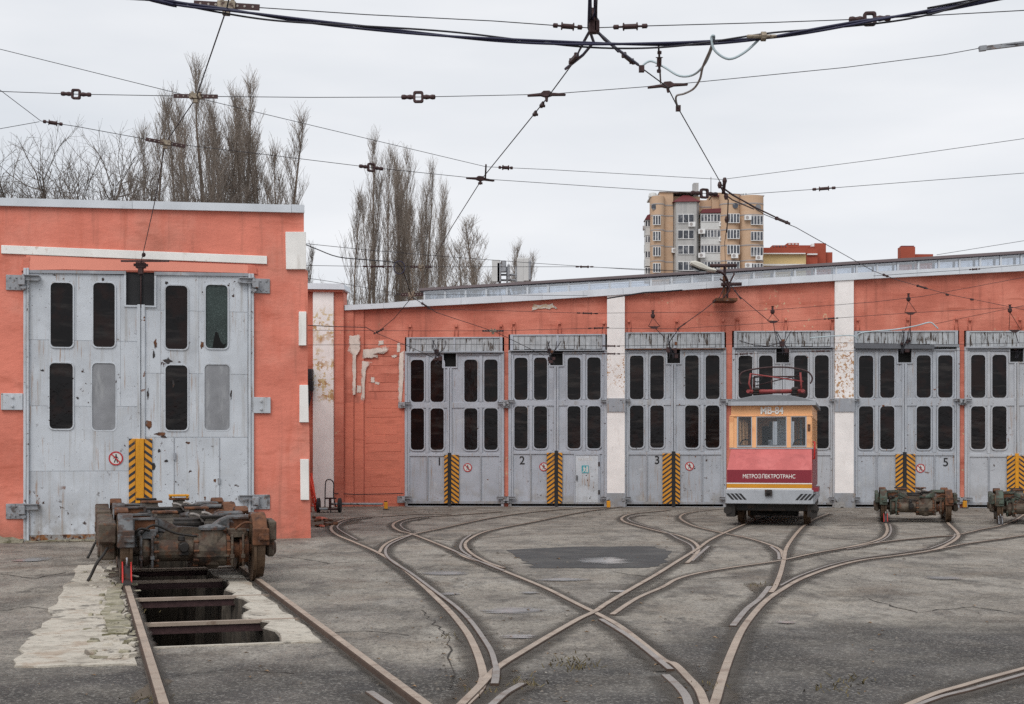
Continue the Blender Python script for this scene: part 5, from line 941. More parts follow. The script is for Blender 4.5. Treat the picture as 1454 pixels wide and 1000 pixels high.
# folded pantograph
def pp(x, y, d=0.): return (tx(1020 + x/9.09), .9 + d, tz(500 + y/9.09))
def ptube(nm, pts, r, m, d=None, n=8): MB().tube([pp(*q) for q in pts], r, n).build(nm, m, tr)
M['p_red'] = mat('faded_red_pantograph', (.27, .05, .05), .6, var=.25, vs=6., bump=.1, layers=[dict(col=(.10, .04, .03), sc=6., lo=.52, hi=.62, amt=.7)])
ptube('pantograph_base', [(330, 555), (1050, 555)], .042, M['p_red'], n=10); ptube('pantograph_base', [(330, 548, .7), (1050, 548, .7)], .04, M['p_red'], n=10)
for x in (345, 1030): MB().tube([pp(x, 555, -.08), pp(x, 550, .8)], .04, 8).build('pantograph_rail', M['p_red'], tr)
ptube('pantograph_arm', [(385, 545), (355, 450), (375, 325)], .022, M['p_red']); ptube('pantograph_arm', [(1015, 550), (1012, 440), (1003, 318)], .022, M['p_red']); ptube('pantograph_arm', [(400, 540, .5), (400, 360, .5)], .03, M['fitting'])
ptube('pantograph_tie', [(365, 325), (1040, 435)], .015, M['p_red']); ptube('pantograph_tie', [(430, 475, .3), (720, 405, .2), (980, 360, .1)], .013, M['fitting']); ptube('pantograph_tie', [(400, 352, .4), (980, 358, .4)], .016, M['fitting']); ptube('pantograph_tie', [(640, 405), (640, 540)], .012, M['fitting'])
MB().tube(catmull([pp(*q) for q in [(255, 462), (236, 430), (232, 380), (245, 335), (285, 300), (400, 272), (550, 252), (700, 246), (850, 252), (970, 272), (1060, 295), (1120, 330), (1150, 385), (1145, 430), (1125, 462)]], 4), .018, 7).build('collector_bow', M['fitting'], tr)
for x in (445, 935):
    mb = MB(); p0 = pp(x, 630); mb.lathe((p0[0], p0[1], p0[2]), [(-.02, .09), (.03, .09), (.04, .06), (.07, .09), (.09, .06), (.12, .09), (.15, .05)], 'z', 12); p1 = pp(x, 545); mb.lathe((p1[0], p1[1]-.02, p1[2]), [(0, .07), (.04, .08), (.07, .05)], 'z', 10); mb.build('insulator', M['dark_iron'], tr)
for pts in ([(380, 380), (500, 370), (505, 410), (460, 432), (420, 420)], [(980, 330), (930, 360), (900, 385), (930, 402), (965, 385)], [(780, 560), (775, 600), (830, 610), (900, 595)]): MB().tube(catmull([pp(a, c2, .1) for a, c2 in pts], 4), .012, 5).build('pantograph_cable', M['rubber'], tr)

# ---------------------------------------------------------------- trees
def tubes(mb, p, d, L_, r0, r1, bend, up, n, seg, rng, mat_=0):
    pts = [p.copy()]; d = d.normalized()
    for i in range(seg):
        d = (d + Vector((rng.gauss(0, bend), rng.gauss(0, bend), rng.gauss(0, bend)*.5 + up))).normalized(); pts.append(pts[-1] + d*(L_/seg))
    mb.tube(pts, [r0 + (r1-r0)*i/seg for i in range(seg+1)], n, False, mat_, False); return pts
def poplar(h, wd, seed, stems=4):
    rng = random.Random(seed); tk = MB(); cr_ = MB()
    for s in range(stems):
        a = 2*math.pi*s/stems + rng.uniform(-.5, .5); q = wd*.22 if s else 0.
        hh = h*(1 if s == 0 else rng.uniform(.78, .97)); base = Vector((math.cos(a)*q*.5, math.sin(a)*q*.5, 0))
        main = tubes(tk, base, Vector((math.cos(a)*q*.14, math.sin(a)*q*.14, 1)), hh*.93, h*.0085 if s else h*.012, .012, .035, .03, 6, 14, rng)
        nb = int(58*hh/20)
        for b in range(nb):
            t = .10 + .88*(b + rng.random())/nb; k = t*14; i = min(13, int(k)); p = main[i].lerp(main[i+1], k-i)
            env = wd*.5*min(1, 1.1*math.sin(math.pi*min(1, .12 + .88*t))**.7) ; a2 = rng.uniform(0, 6.28); L_ = max(.5, min(hh*.20, env*rng.uniform(.9, 2.2)))
            L_ = min(L_, (hh*1.02 - p.z)*1.0 + .5)
            br = tubes(cr_, p, Vector((math.cos(a2)*.42, math.sin(a2)*.42, 1)), L_, .026*(1.25-t), .006, .06, .16, 3, 5, rng)
            for tw in range(18):
                k2 = (.15 + .85*rng.random())*5; j = min(4, int(k2)); p2 = br[j].lerp(br[j+1], k2-j); a3 = rng.uniform(0, 6.28)
                t2 = tubes(cr_, p2, Vector((math.cos(a3)*.5, math.sin(a3)*.5, 1)), rng.uniform(.35, 1.1), .007, .004, .10, .18, 3, 2, rng)
                if tw % 2: tubes(cr_, t2[1], Vector((rng.gauss(0, .5), rng.gauss(0, .5), .8)), rng.uniform(.3, .8), .008, .005, .1, .1, 3, 1, rng)
    return tk.mesh('trunk', M['bark']), cr_.mesh('crown', M['twig'])
def spreading(h, wd, seed):
    rng = random.Random(seed); tk = MB(); cr_ = MB()
    tr_ = tubes(tk, Vector((0, 0, 0)), Vector((rng.gauss(0, .05), 0, 1)), h*.45, h*.020, h*.013, .04, .05, 7, 5, rng)
    def grow(p, d, L_, r, lv):
        pts = tubes(tk if lv < 2 else cr_, p, d, L_, r, r*.5, .13 if lv < 3 else .2, .05 if lv < 3 else .02, 5 if lv < 2 else 3, 5 if lv < 3 else 2, rng)
        if lv >= 4: return
        n = (4, 5, 5, 5)[lv]
        for i in range(n):
            k = (.25 + .75*(i+rng.random())/n)*(len(pts)-1); j = min(len(pts)-2, int(k)); q = pts[j].lerp(pts[j+1], k-j)
            dd = (pts[j+1]-pts[j]).normalized(); o = Vector((rng.gauss(0, 1), rng.gauss(0, 1), rng.gauss(.15, .6))).normalized()
            grow(q, dd*.75 + o*.75, L_*rng.uniform(.42, .68), max(.0065, r*.48), lv+1)
    for i in range(5):
        a = 2*math.pi*i/5 + rng.uniform(-.4, .4); grow(tr_[-1 - (i % 2)], Vector((math.cos(a)*wd/h*.9, math.sin(a)*wd/h*.9, rng.uniform(.6, 1.2))), h*rng.uniform(.36, .5), h*.010, 0)
    return tk.mesh('trunk', M['bark2']), cr_.mesh('crown', M['bark2'])
POP = [poplar(20, 3.2, 11, 4), poplar(20, 2.5, 12, 3), poplar(20, 4.0, 13, 5)]
SPR = [spreading(12, 9, 21), spreading(12, 8, 22)]
def tree(name, me, hm, px, top, D, sx, rz, label, group):
    hgt = H + (HZ-top)/F*D; zz_ = np.empty(len(me[1].vertices)*3); me[1].vertices.foreach_get('co', zz_); hm = float(np.quantile(zz_[2::3], .998)); t = thing(name, label, 'tree', P(px, HZ, D) - Vector((0, 0, H)), rz, group); s = hgt/hm; t.scale = (s*sx, s*sx, s)
    link('trunk', me[0], t); link('crown', me[1], t)
for px, top, D, k, sx, rz, lb in [(230, 150, 74, 1, .9, .3, 'slender poplar at the near end of the tall poplar row'), (262, 142, 76, 1, 1.0, 2.2, 'poplar behind the trolley wire above the pale gate'), (298, 92, 72, 2, 1.0, 1.0, 'tallest bare poplar rising above the salmon workshop roof'), (336, 95, 75, 0, 1.0, 4.0, 'tall poplar beside the tallest one'),
        (366, 120, 73, 0, .95, 5.2, 'forked poplar near the end of the row behind the workshop'), (398, 165, 77, 1, 1.05, .8, 'last tall poplar before the gap in the skyline'), (411, 268, 80, 1, .7, 3.0, 'small young poplar at the corner of the workshop roof'),
        (527, 198, 78, 0, .8, 1.3, 'first poplar of the clump behind the skylight end'), (562, 215, 80, 2, .8, 2.6, 'thick middle poplar of the clump behind the hall'), (583, 222, 84, 0, .85, .4, 'poplar filling the back of the clump behind the hall'), (600, 228, 79, 2, .7, 3.7, 'broad poplar at the edge of the clump behind the hall'), (622, 300, 76, 1, .75, 5.0, 'shorter poplar leaning out of the clump behind the hall'),
        (692, 312, 95, 2, 1.5, .2, 'small rounded bare tree behind the aerial masts'), (715, 348, 98, 0, 1.0, 1.9, 'thin bare tree just beside the aerial masts'), (755, 368, 100, 0, .9, 4.4, 'low bare tree past the aerial masts')]:
    tree('poplar_tree', POP[k], 20, px, top, D, sx, rz, lb, 'bare poplars behind the depot')
for px, top, D, k, sx, rz, lb in [(38, 188, 62, 0, .8, .4, 'bare spreading tree at the far corner of the workshop roof'), (118, 178, 64, 1, .85, 1.9, 'bare spreading tree with crossing limbs above the workshop roof'), (172, 176, 66, 0, .8, 3.3, 'bare spreading tree just before the poplar row'), (215, 205, 60, 1, .8, 5.1, 'low bare tree under the slender poplar'),
        (508, 388, 60, 1, .5, 2.0, 'low bare tree over the end bay of the hall'), (632, 392, 75, 0, .3, 1.0, 'low bare tree behind the skylight end'), (462, 402, 66, 0, .4, 4.2, 'faint low bare tree in the gap between the buildings')]:
    tree('bare_tree', SPR[k], 12.6, px, top, D, sx, rz, lb, 'bare spreading trees behind the depot')

# ---------------------------------------------------------------- distant buildings
M['tw'] = mat('haze_dulled_ochre_brick', (.50, .345, .235), .85, var=.08, vs=.15, bump=.05, bs=2., layers=[dict(col=(.5, .27, .13), sc=(.3, .3, 2.), lo=.55, hi=.7, amt=.4)])  # brick colour dulled to stand in for haze over the distance
M['tband'] = mat('grey_concrete_band', (.34, .31, .30), .85, var=.1, bump=0); M['tgrey'] = mat('ribbed_grey_cladding', (.42, .41, .40), .8, var=.08, vs=.4, bump=.0, layers=[dict(col=(.3, .3, .3), sc=(3, 3, .1), lo=.5, hi=.6, amt=.5)])
M['maroon'] = mat('maroon_sheet_roof', (.14, .03, .035), .6, var=.1, bump=0); M['tpanel'] = mat('pale_balcony_panel', (.55, .55, .54), .7, var=.06, bump=0); M['tframe'] = mat('white_window_frame', (.72, .72, .72), .5, var=.03, bump=0)
M['tglass'] = mat('far_window_glass', (.05, .055, .07), .15, var=.6, vs=.35, bump=0, spec=.5, layers=[dict(col=(.26, .26, .27), sc=.6, lo=.54, hi=.57, amt=.6)]); M['redbrick'] = mat('red_facing_brick', (.34, .075, .045), .85, var=.1, vs=.2, bump=0); M['yellowbrick'] = mat('pale_yellow_brick', (.58, .44, .22), .85, var=.08, vs=.2, bump=0)
TD = 275.0
tw = thing('apartment_tower', 'ochre brick apartment tower with curved bays and glazed balconies', 'building', (P(1000, HZ, TD).x, TD, 0), 0)
ox = P(1000, HZ, TD).x
def vx(x): return (900 + x/7.145 - CX)/F*TD - ox
def vz(y): return H - (250 + y/7.145 - HZ)/F*TD
FY = [395, 555, 710, 875]
LOW = 8.0
def flat(nm, x0, x1, yt_, y0, y1, m): return MB().box(vx(x0), vx(x1), y0, y1, LOW, vz(yt_)).build(nm, m, tw)
def bay(x0, x1, yt_, dep, m, nm='wall'):
    a, c = vx(x0), vx(x1); mx_ = (a+c)/2; rr = (c-a)/2; n = 14
    o = [(mx_ - rr*math.cos(math.pi*i/n), -dep*math.sin(math.pi*i/n)**.8) for i in range(n+1)] + [(c, 2.), (a, 2.)]
    MB().prism(o, LOW, vz(yt_), 'z').build(nm, m, tw)
    for y in (290, 405, 552, 710, 865):
        oo = [(mx_ + (px_2-mx_)*1.01, p2*1.03 - .02) for px_2, p2 in o[:n+1]] + [(c, .5), (a, .5)]
        MB().prism(oo, vz(y+12), vz(y), 'z').build('band', M['tband'], tw)
    return lambda x: -dep*max(0, 1-((vx(x)-mx_)/rr)**2)**.45
def win(x0, x1, y0, y1, yf, n=3):
    a, c, z0, z1 = vx(x0), vx(x1), vz(y1), vz(y0)
    mb = MB(); mb.box(a, c, yf-.16, yf-.02, z0, z0+.10); mb.box(a, c, yf-.16, yf-.02, z1-.10, z1)
    for i in range(n+1): q = a + (c-a)*i/n; mb.box(max(a, q-.07), min(c, q+.07), yf-.17, yf-.021, z0+.101, z1-.101)
    f = mb.build('window', M['tframe'], tw)
    for i in range(n): MB().box(a+(c-a)*i/n+.07, a+(c-a)*(i+1)/n-.07, yf-.13, yf-.05, z0+.10, z1-.10).build('pane', M['tglass'], f)
f1 = bay(170, 310, 215, 1.6, M['tw']); flat('wall', 262, 400, 165, .2, 9, M['tw']); flat('wall', 390, 682, 195, 1.4, 9, M['tw']); flat('wall', 676, 800, 225, 2.2, 9, M['tw']); flat('wall', 800, 900, 160, .9, 9, M['tw'])
f2 = bay(868, 1075, 195, 1.8, M['tw']); f3 = bay(1062, 1312, 212, 2.2, M['tw']); flat('wall', 1070, 1300, 215, 1., 12, M['tw'])
for x0, x1, yy in ((262, 400, .2), (630, 682, 1.4), (676, 800, 2.2)):
    for y in (290, 398, 552, 710, 865): MB().box(vx(x0)+.05, vx(x1)-.05, yy-.06, yy-.002, vz(y+12), vz(y)).build('band', M['tband'], tw)
MB().prism([(vx(400), .8), (vx(420), -.8), (vx(630), -.8), (vx(668), .8), (vx(668), 1.39), (vx(400), 1.39)], LOW, vz(265), 'z').build('grey_bay', M['tgrey'], tw)
MB()._add([(vx(388), -1.2, vz(272)), (vx(668), -1.2, vz(268)), (vx(668), 1.39, vz(268)), (vx(388), 1.39, vz(272)), (vx(500), .5, vz(190)), (vx(560), .5, vz(190))], [(0, 1, 5, 4), (1, 2, 5), (2, 3, 4, 5), (3, 0, 4), (0, 3, 2, 1)]).build('hip_roof', M['maroon'], tw)
for y in FY:
    win(183, 262, y+22, y+118, f1(222)-.25, 3); win(440, 605, y, y+92, -.82, 3); win(930, 1056, y+6, y+100, f2(1000)-.25, 4); win(1165, 1288, y+28, y+122, f3(1240)-.35, 4)
    a, c = vx(675), vx(872); MB().box(a, c, -.6, 2.1, vz(y+155), vz(y+78)).build('balcony', M['tpanel'], tw); win(675, 872, y-3, y+76, -.55, 6); MB().box(a+.05, c-.05, -.38, 2.1, vz(y+76), vz(y-2)).build('balcony_back', M['tgrey'], tw); MB().box(a-.1, c+.1, -.75, 2.1, vz(y-3), vz(y-8)).build('balcony_slab', M['tband'], tw)
    a, c = vx(122), vx(176); MB().box(a, c, 1.2, 4., vz(y+195), vz(y+115)).build('balcony', M['tpanel'], tw); win(122, 172, y+42, y+114, 1.3, 2); MB().box(a+.1, c, 1.5, 4., vz(y+114), vz(y+40)).build('balcony_back', M['tgrey'], tw)
MB().prism([(vx(675), vz(385)), (vx(875), vz(380)), (vx(878), vz(335)), (vx(690), vz(345))], -.9, 2.1, 'y').build('balcony_roof', M['maroon'], tw)
MB().prism([(vx(115), vz(435)), (vx(178), vz(435)), (vx(178), vz(375)), (vx(140), vz(390))], .8, 4, 'y').build('balcony_roof', M['maroon'], tw)
MB().box(vx(800), vx(1088), .4, 6, vz(203), vz(188)).build('parapet_cap', M['maroon'], tw); MB().box(vx(258), vx(678), -.1, 9.2, vz(166), vz(158)).build('parapet_cap', M['tband'], tw); MB().box(vx(1080), vx(1315), -1, 9.2, vz(213), vz(206)).build('parapet_cap', M['tband'], tw); MB().box(vx(162), vx(262), -.8, 6, vz(218), vz(205)).build('parapet_cap', M['tpanel'], tw)
MB().box(vx(622), vx(674), 2.5, 4.5, vz(190), vz(45)).build('chimney', M['tgrey'], tw); MB().box(vx(803), vx(862), 3, 6, vz(200), vz(157)).build('chimney', M['redbrick'], tw)
for x, y0, y1 in ((797, 160, -10), (1045, 205, 168), (1155, 210, 155), (1270, 210, 180), (1130, 210, 160)): MB().tube([(vx(x), 2, vz(y0)), (vx(x), 2, vz(y1))], .06, 5).build('aerial', M['dark_iron'], tw)
MB().box(vx(1090), vx(1125), 1.5, 3, vz(208), vz(170)).build('rooftop_unit', M['tpanel'], tw); MB().lathe((vx(200), 1.5, vz(200)), [(0, .9), (.7, .7), (.9, .2)], 'z', 12).build('rooftop_dome', M['tpanel'], tw)
for x, y, yf in ((1135, 446, f3(1135)-.1), (1247, 848, f3(1247)-.2), (1003, 828, f2(1003)-.2), (893, 494, -.2), (890, 646, -.2), (580, 502, -.85), (415, 758, .1), (680, 815, -.8), (680, 573, -.8), (1140, 925, f3(1140)-.1)):
    mb = MB(); mb.box(vx(x)-.65, vx(x)+.65, yf-.7, yf, vz(y)-.45, vz(y)+.45); o = mb.build('air_conditioner', M['tframe'], tw); MB().lathe((vx(x)-.15, yf-.71, vz(y)), [(-.02, .33), (0, .33)], 'y', 12).build('fan', M['tband'], o)
for x, y, yf in ((197, 328, f1(197)-.12), (1015, 318, f2(1015)-.12), (1240, 338, f3(1240)-.2)): MB().lathe((vx(x), yf, vz(y)), [(-.1, .55), (0, .55)], 'y', 14).build('round_vent', M['tglass'], tw)
MB().lathe((vx(103), 1.2, vz(520)), [(-.1, .5), (.2, .45)], 'x', 12).build('satellite_dish', M['tband'], tw)
def qx(x): return 880 + x/4.04
def qy(y): return 240 + y/4.04
def farbox(par, x0, x1, y0, D, dep, m, nm='wall', y1=None, o=None):
    a, c = (x0-CX)/F*D, (x1-CX)/F*D; z1 = H-(y0-HZ)/F*D; z0 = 0 if y1 is None else H-(y1-HZ)/F*D
    return MB().box(a-par.location.x, c-par.location.x, D-par.location.y, D+dep-par.location.y, z0, z1).build(nm, m, par)
rb = thing('apartment_block', 'low red and yellow brick apartment block beside the ochre tower', 'building', (P(1130, HZ, 290.0).x, 290.0, 0), 0)
farbox(rb, qx(800), qx(1068), qy(485), 290.0, 14, M['yellowbrick']); farbox(rb, qx(800), qx(1080), qy(452), 289.5, 15, M['redbrick'], 'attic_wall', qy(484)); farbox(rb, qx(1069), qx(1135), qy(455), 294.0, 12, M['redbrick']); farbox(rb, qx(1118), qx(1183), qy(426), 296.0, 12, M['redbrick']); farbox(rb, qx(1184), qx(1220), qy(478), 297.0, 12, M['redbrick']); farbox(rb, qx(1030), qx(1118), qy(438), 302.0, 6, M['redbrick']); farbox(rb, qx(962), qx(1028), qy(425), 296.0, 5, M['redbrick'], 'chimney', qy(451)); farbox(rb, qx(876), qx(966), qy(438), 294.0, 3, M['redbrick'], 'chimney', qy(451.5))
farbox(rb, qx(800), qx(1066), qy(482), 289.3, .2, M['tframe'], 'cornice', qy(488)); farbox(rb, qx(800), qx(1066), qy(545), 289.3, .6, M['tframe'], 'cornice', qy(555)); farbox(rb, qx(1075), qx(1134), qy(485), 293.6, .3, M['tframe'], 'cornice', qy(493)); farbox(rb, qx(1100), qx(1116), qy(430), 295.0, 1, M['tframe'], 'rooftop_unit', qy(445))
for i in range(5): farbox(rb, qx(880+17*i), qx(888+17*i), qy(440.5), 293.9, .08, M['tglass'], 'vent', qy(447))
for i in range(3): farbox(rb, qx(968+20*i), qx(980+20*i), qy(428), 295.9, .08, M['tframe'], 'vent', qy(434))
rb2 = thing('red_brick_house', 'small flat red brick block seen over the skylight lid', 'building', (P(1290, HZ, 200).x, 200, 0), 0)
farbox(rb2, 1279, 1299.5, 350.5, 200, 1.6, M['redbrick']); farbox(rb2, 1300, 1325, 361, 201.8, 1.2, M['redbrick']); farbox(rb2, 1280, 1298, 349, 200.4, 1.0, M['maroon'], 'roof', 350.5)
am = thing('aerial_mast', 'cluster of pale mobile aerials on a roof frame behind the skylight', 'aerial', (P(735, HZ, 62).x, 62, 0), 0)
def am_(x, y): p = P(430 + x/3.93, 200 + y/3.93, 62); return (p.x-am.location.x, 0, p.z)
for x, y0, y1, wd in ((1078, 665, 790, .18), (1095, 680, 790, .1), (1120, 670, 735, .12), (1148, 690, 780, .05), (1215, 655, 790, .16), (1245, 655, 785, .14), (1265, 670, 780, .06)):
    p0, p1 = am_(x, y1), am_(x, y0); MB().box(p0[0]-wd, p0[0]+wd, -.12, .12, p0[2], p1[2]).build('aerial_panel', M['tpanel'] if wd > .13 else M['hinge'], am, bev=.03)
for x in (1100, 1140, 1190, 1230): p0, p1 = am_(x, 1000), am_(x, 700); MB().tube([(p0[0], .2, 0), (p1[0], .2, p1[2])], .05, 6).build('pole', M['hinge'], am)
for y in (745, 775): p0, p1 = am_(1090, y), am_(1250, y); MB().tube([(p0[0], .2, p0[2]), (p1[0], .2, p1[2])], .05, 6).build('cross_bar', M['hinge'], am)

# ---------------------------------------------------------------- overhead wires
def wire(name, label, cat, pts, r, m='wire', group=None, smooth=0, n=5):
    w_ = [Vector(p) for p in pts]; q = catmull(w_, smooth) if smooth else w_; t = thing(name, label, cat, w_[0], 0, group)
    MB().tube([p - w_[0] for p in q], r, n).build('strand', M[m], t); return t
def fit(par, p, d, L_, kind):                                               # a wire fitting at p along direction d
    d = Vector(d).normalized(); up = Vector((0, 0, 1)); y = up.cross(d).normalized(); z = d.cross(y)
    mb = MB(); mb.M = Matrix.Translation(Vector(p) - Vector(par.location)) @ Matrix((d, y, z)).transposed().to_4x4(); h = L_/2; m = M['fitting']
    if kind == 'strap':
        k = L_/.36
        for sx in (-1, 1):
            mb.box(min(sx*.03, sx*h), max(sx*.03, sx*h), -.008, .008, -.016*k, .016*k)
        o = mb.build('insulator_bar', m, par); mb.v, mb.f, mb.m, mb.sm = [], [], [], []
        mb.box(-.05*k, .05*k, -.03, .03, -.022*k, .022*k); mb.box(-.02*k, .02*k, -.02, .02, -.055*k, -.022*k); mb.box(-.035*k, -.02*k, -.02, .02, .022*k, .04*k); mb.lathe((.03*k, 0, .022*k), [(0, .012*k), (.015*k, .012*k)], 'z', 6); mb.build('clamp', M['fit_pale'], par, bev=.004)
        mb = MB(); mb.M = Matrix.Translation(Vector(p) - Vector(par.location)) @ Matrix((d, y, z)).transposed().to_4x4()
        for q in (-.8, -.55, -.33, .33, .55, .8): mb.lathe((q*h, -.009, 0), [(-.003, .007*k), (0, .007*k)], 'y', 6)
        mb.build('bolt', M['guard'], par)['kind'] = 'stuff'
    elif kind == 'boat':
        mb.prism([(-h, .0), (-h*.3, .012), (-h*.15, .035), (h*.15, .035), (h*.3, .012), (h, .0), (h, -.02), (h*.3, -.018), (h*.1, -.03), (-h*.1, -.03), (-h*.3, -.018), (-h, -.02)], -.022, .022, 'y'); mb.lathe((0, 0, -.03), [(-.05, .014), (0, .02)], 'z', 8); mb.build('hanger', m, par, bev=.006)
    elif kind == 'link':
        k = L_/.30
        for sx in (-1, 1): mb.lathe((0, 0, 0), [(sx*.035*k, .014*k), (sx*.07*k, .022*k), (sx*.10*k, .016*k), (sx*.12*k, .022*k), (sx*.145*k, .02*k), (sx*.15*k, .006)], 'x', 10)
        o = rrect(-.045*k, .045*k, -.05*k, .05*k, .02*k); i = rrect(-.025*k, .025*k, -.03*k, .03*k, .01*k); ring(mb, o, i, -.018*k, .018*k); mb.build('turnbuckle', m, par, bev=.004)
    elif kind == 'rod':
        mb.lathe((0, 0, 0), [(-h, .008), (-h*.95, .02), (-h*.68, .02), (-h*.66, .009), (-h*.45, .009), (-h*.42, .034), (-h*.36, .034), (-h*.33, .022), (h*.33, .022), (h*.36, .034), (h*.42, .034), (h*.45, .009), (h*.66, .009), (h*.68, .02), (h*.95, .02), (h, .008)], 'x', 10); mb.build('insulator', m, par)
    elif kind == 'splice':
        mb.box(-h, h, -.016, .016, -.018, .018); mb.box(-h*1.1, -h*.9, -.022, .022, -.026, .026); mb.box(h*.5, h*.6, -.022, .022, -.026, .026); mb.build('splice', m, par, bev=.004)
    elif kind == 'clip':
        mb.box(-h, h, -.012, .012, -.03, .015); mb.lathe((0, 0, -.02), [(-.03, .015), (.03, .015)], 'y', 8); mb.build('clip', m, par)
TW = 'contact wires leading to the gates'; SW = 'span wires over the yard'
def on(pts, px):                                                             # point of a traced wire at a photo column
    for (x0, y0, d0), (x1, y1, d1) in zip(pts, pts[1:]):
        if min(x0, x1) <= px <= max(x0, x1):
            a, b2 = P(x0, y0, d0), P(x1, y1, d1)
            k = ((px-CX)/F*a.y - a.x)/((b2.x-a.x) - (px-CX)/F*(b2.y-a.y)); return a.lerp(b2, k), (b2-a)
def D5(py, z=5.3): return (z-H)*F/(HZ-py)
def traced(name, label, cat, pts, r, m='wire', group=None, fits=(), **kw):
    w_ = [P(*q) for q in pts]
    def out(q): return q[0] < -5 or q[0] > 1459 or q[1] < -5
    if out(pts[0]): w_ = [w_[0] + (w_[0]-w_[1]).normalized()*22] + w_
    if out(pts[-1]): w_ = w_ + [w_[-1] + (w_[-1]-w_[-2]).normalized()*22]
    t = wire(name, label, cat, w_, r, m, group, **kw)
    for px, L_, kd in fits: p, d = on(pts, px); fit(t, p, d, L_, kd)
    return t
A = [(345, -90, D5(-90)), (322, 12, D5(12)), (278, 140, D5(140)), (235, 203, D5(203)), (219, 290, 20.0), (200, 374, 24.75)]
t = traced('contact_wire', 'contact wire running down to the tall pale grey gate', 'overhead wire', A, .0065, group=TW); fit(t, P(200, 376, 24.7), Vector((1, .3, 0)), .25, 'clip'); fit(t, P(204, 362, 24.3), P(200, 374, 24.75)-P(219, 290, 20), .2, 'rod')
mb = MB(); p = P(200, 377, 24.72)-t.location; mb.cbox(p, (.16, .12, .1)); mb.cbox(p - Vector((0, 0, .1)), (.08, .1, .12)); mb.tube([p, p - Vector((-.0, 0, .75))], .012, 5); mb.build('anchor_clamp', M['fitting'], t, bev=.01); mb = MB(); p = P(206, 368, 24.6)-t.location; mb.box(p.x-.42, p.x+.42, p.y-.02, p.y+.02, p.z-.05, p.z-.02); mb.build('anchor_bar', M['fitting'], t)
B = [(838, -60, D5(-60)), (840, 42, D5(42)), (812, 92, D5(92)), (778, 138, D5(138)), (686, 252, D5(252)), (640, 325, D5(325)), (585, 422, 34.0)]
t = traced('contact_wire', 'contact wire slanting down to the junction over gate one', 'overhead wire', B, .0065, group=TW, fits=[(770, .12, 'clip'), (760, .1, 'clip'), (682, .1, 'clip')])
mb = MB(); mb.tube([P(*q)-t.location for q in [(838, -20, 11.2), (836, 40, 12.3), (843, 60, 12.6), (828, 78, 13.0), (803, 98, 13.6)]], .014, 6); mb.build('splice_rod', M['cable'], t); fit(t, P(814, 84, 13.2), P(803, 98, 13.6)-P(828, 70, 12.9), .26, 'splice')
C_ = [(850, -60, D5(-60)), (846, 42, D5(42)), (872, 65, 12.9), (910, 96, D5(96)), (948, 124, D5(124)), (962, 152, 15.2), (1028, 268, 19.9), (1086, 305, 22.0), (1130, 323, 23.3), (1240, 385, 29.0), (1275, 398, 31.5), (1345, 418, 34.5), (1440, 437, 37.0), (1520, 455, 39.0)]
t = traced('contact_wire', 'contact wire crossing in front of the ochre tower towards the last gate', 'overhead wire', C_, .0065, group=TW, fits=[(1345, .2, 'clip'), (1380, .15, 'clip'), (1258, .5, 'splice'), (1310, .7, 'splice')])
mb = MB(); mb.tube([P(*q)-t.location for q in [(846, 0, 11.8), (846, 42, 12.3), (858, 56, 12.6), (874, 68, 12.9), (906, 92, 13.5)]], .014, 6); mb.build('splice_rod', M['cable'], t); fit(t, P(893, 84, 13.3), P(910, 96, 13.6)-P(872, 65, 12.9), .28, 'splice'); fit(t, P(1112, 314, 22.6), P(1130, 323, 23.3)-P(1086, 305, 22.0), .62, 'splice')
mb = MB(); mb.cbox(P(842, 30, 12.1)-t.location, (.07, .06, .22)); mb.cbox(P(847, 38, 12.1)-t.location, (.05, .06, .1)); mb.build('anchor_clamp', M['fitting'], t, bev=.01)
mb = MB()
for pts in ([(836, -30, 11.3), (838, 20, 12.0), (842, 45, 12.3)], [(846, -30, 11.3), (844, 15, 12.0), (850, 30, 12.2)], [(840, -30, 11.3), (846, 10, 11.9), (841, 30, 12.1), (848, 48, 12.4)], [(838, 42, 12.3), (828, 60, 12.6), (819, 80, 13)], [(850, 48, 12.4), (866, 62, 12.7), (878, 74, 12.9)]): mb.tube(catmull([P(*q)-t.location for q in pts], 4), .009, 5)
mb.build('jumper_cable', M['cable'], t)
S1 = [(-80, -22, 12), (160, -2, 12), (322, 8, 12), (520, 21, 12), (700, 30, 12.1), (838, 40, 12.2), (920, 37, 12.1), (1100, 32, 12), (1235, 27, 12), (1454, 15, 12), (1560, 8, 12)]
traced('span_wire', 'uppermost span wire just above the bundled feeder cables', 'overhead wire', S1, .0045, group=SW, fits=[(322, .56, 'strap'), (806, .26, 'rod'), (895, .30, 'rod'), (1235, .36, 'link')])
FE = [(-20, -60, 11.6), (215, -2, 11.7), (330, 16, 11.75), (440, 31, 11.8), (600, 47, 11.85), (720, 57, 11.9), (840, 63, 11.95), (960, 63, 11.95), (1060, 56, 11.9), (1130, 47, 11.85), (1230, 31, 11.8), (1320, 17, 11.75), (1400, 1, 11.7), (1560, -30, 11.6)]
ft = thing('feeder_cable', 'sagging bundle of navy feeder cables across the top of the sky', 'cable', P(215, -2, 11.7), 0)
fp = [P(*q) for q in FE]; fp = catmull([fp[0] + (fp[0]-fp[1]).normalized()*15] + fp + [fp[-1] + (fp[-1]-fp[-2]).normalized()*15], 9)
for k, (rr, m) in enumerate(((.011, 'cable'), (.011, 'cable'), (.008, 'wire'))): MB().tube([p - ft.location + Vector((0, (.013, .013, .03)[k]*math.sin(i*.17+k*2.1), (.013, .013, .03)[k]*math.cos(i*.17+k*2.1))) for i, p in enumerate(fp)], rr, 6).build('cable', M[m], ft)
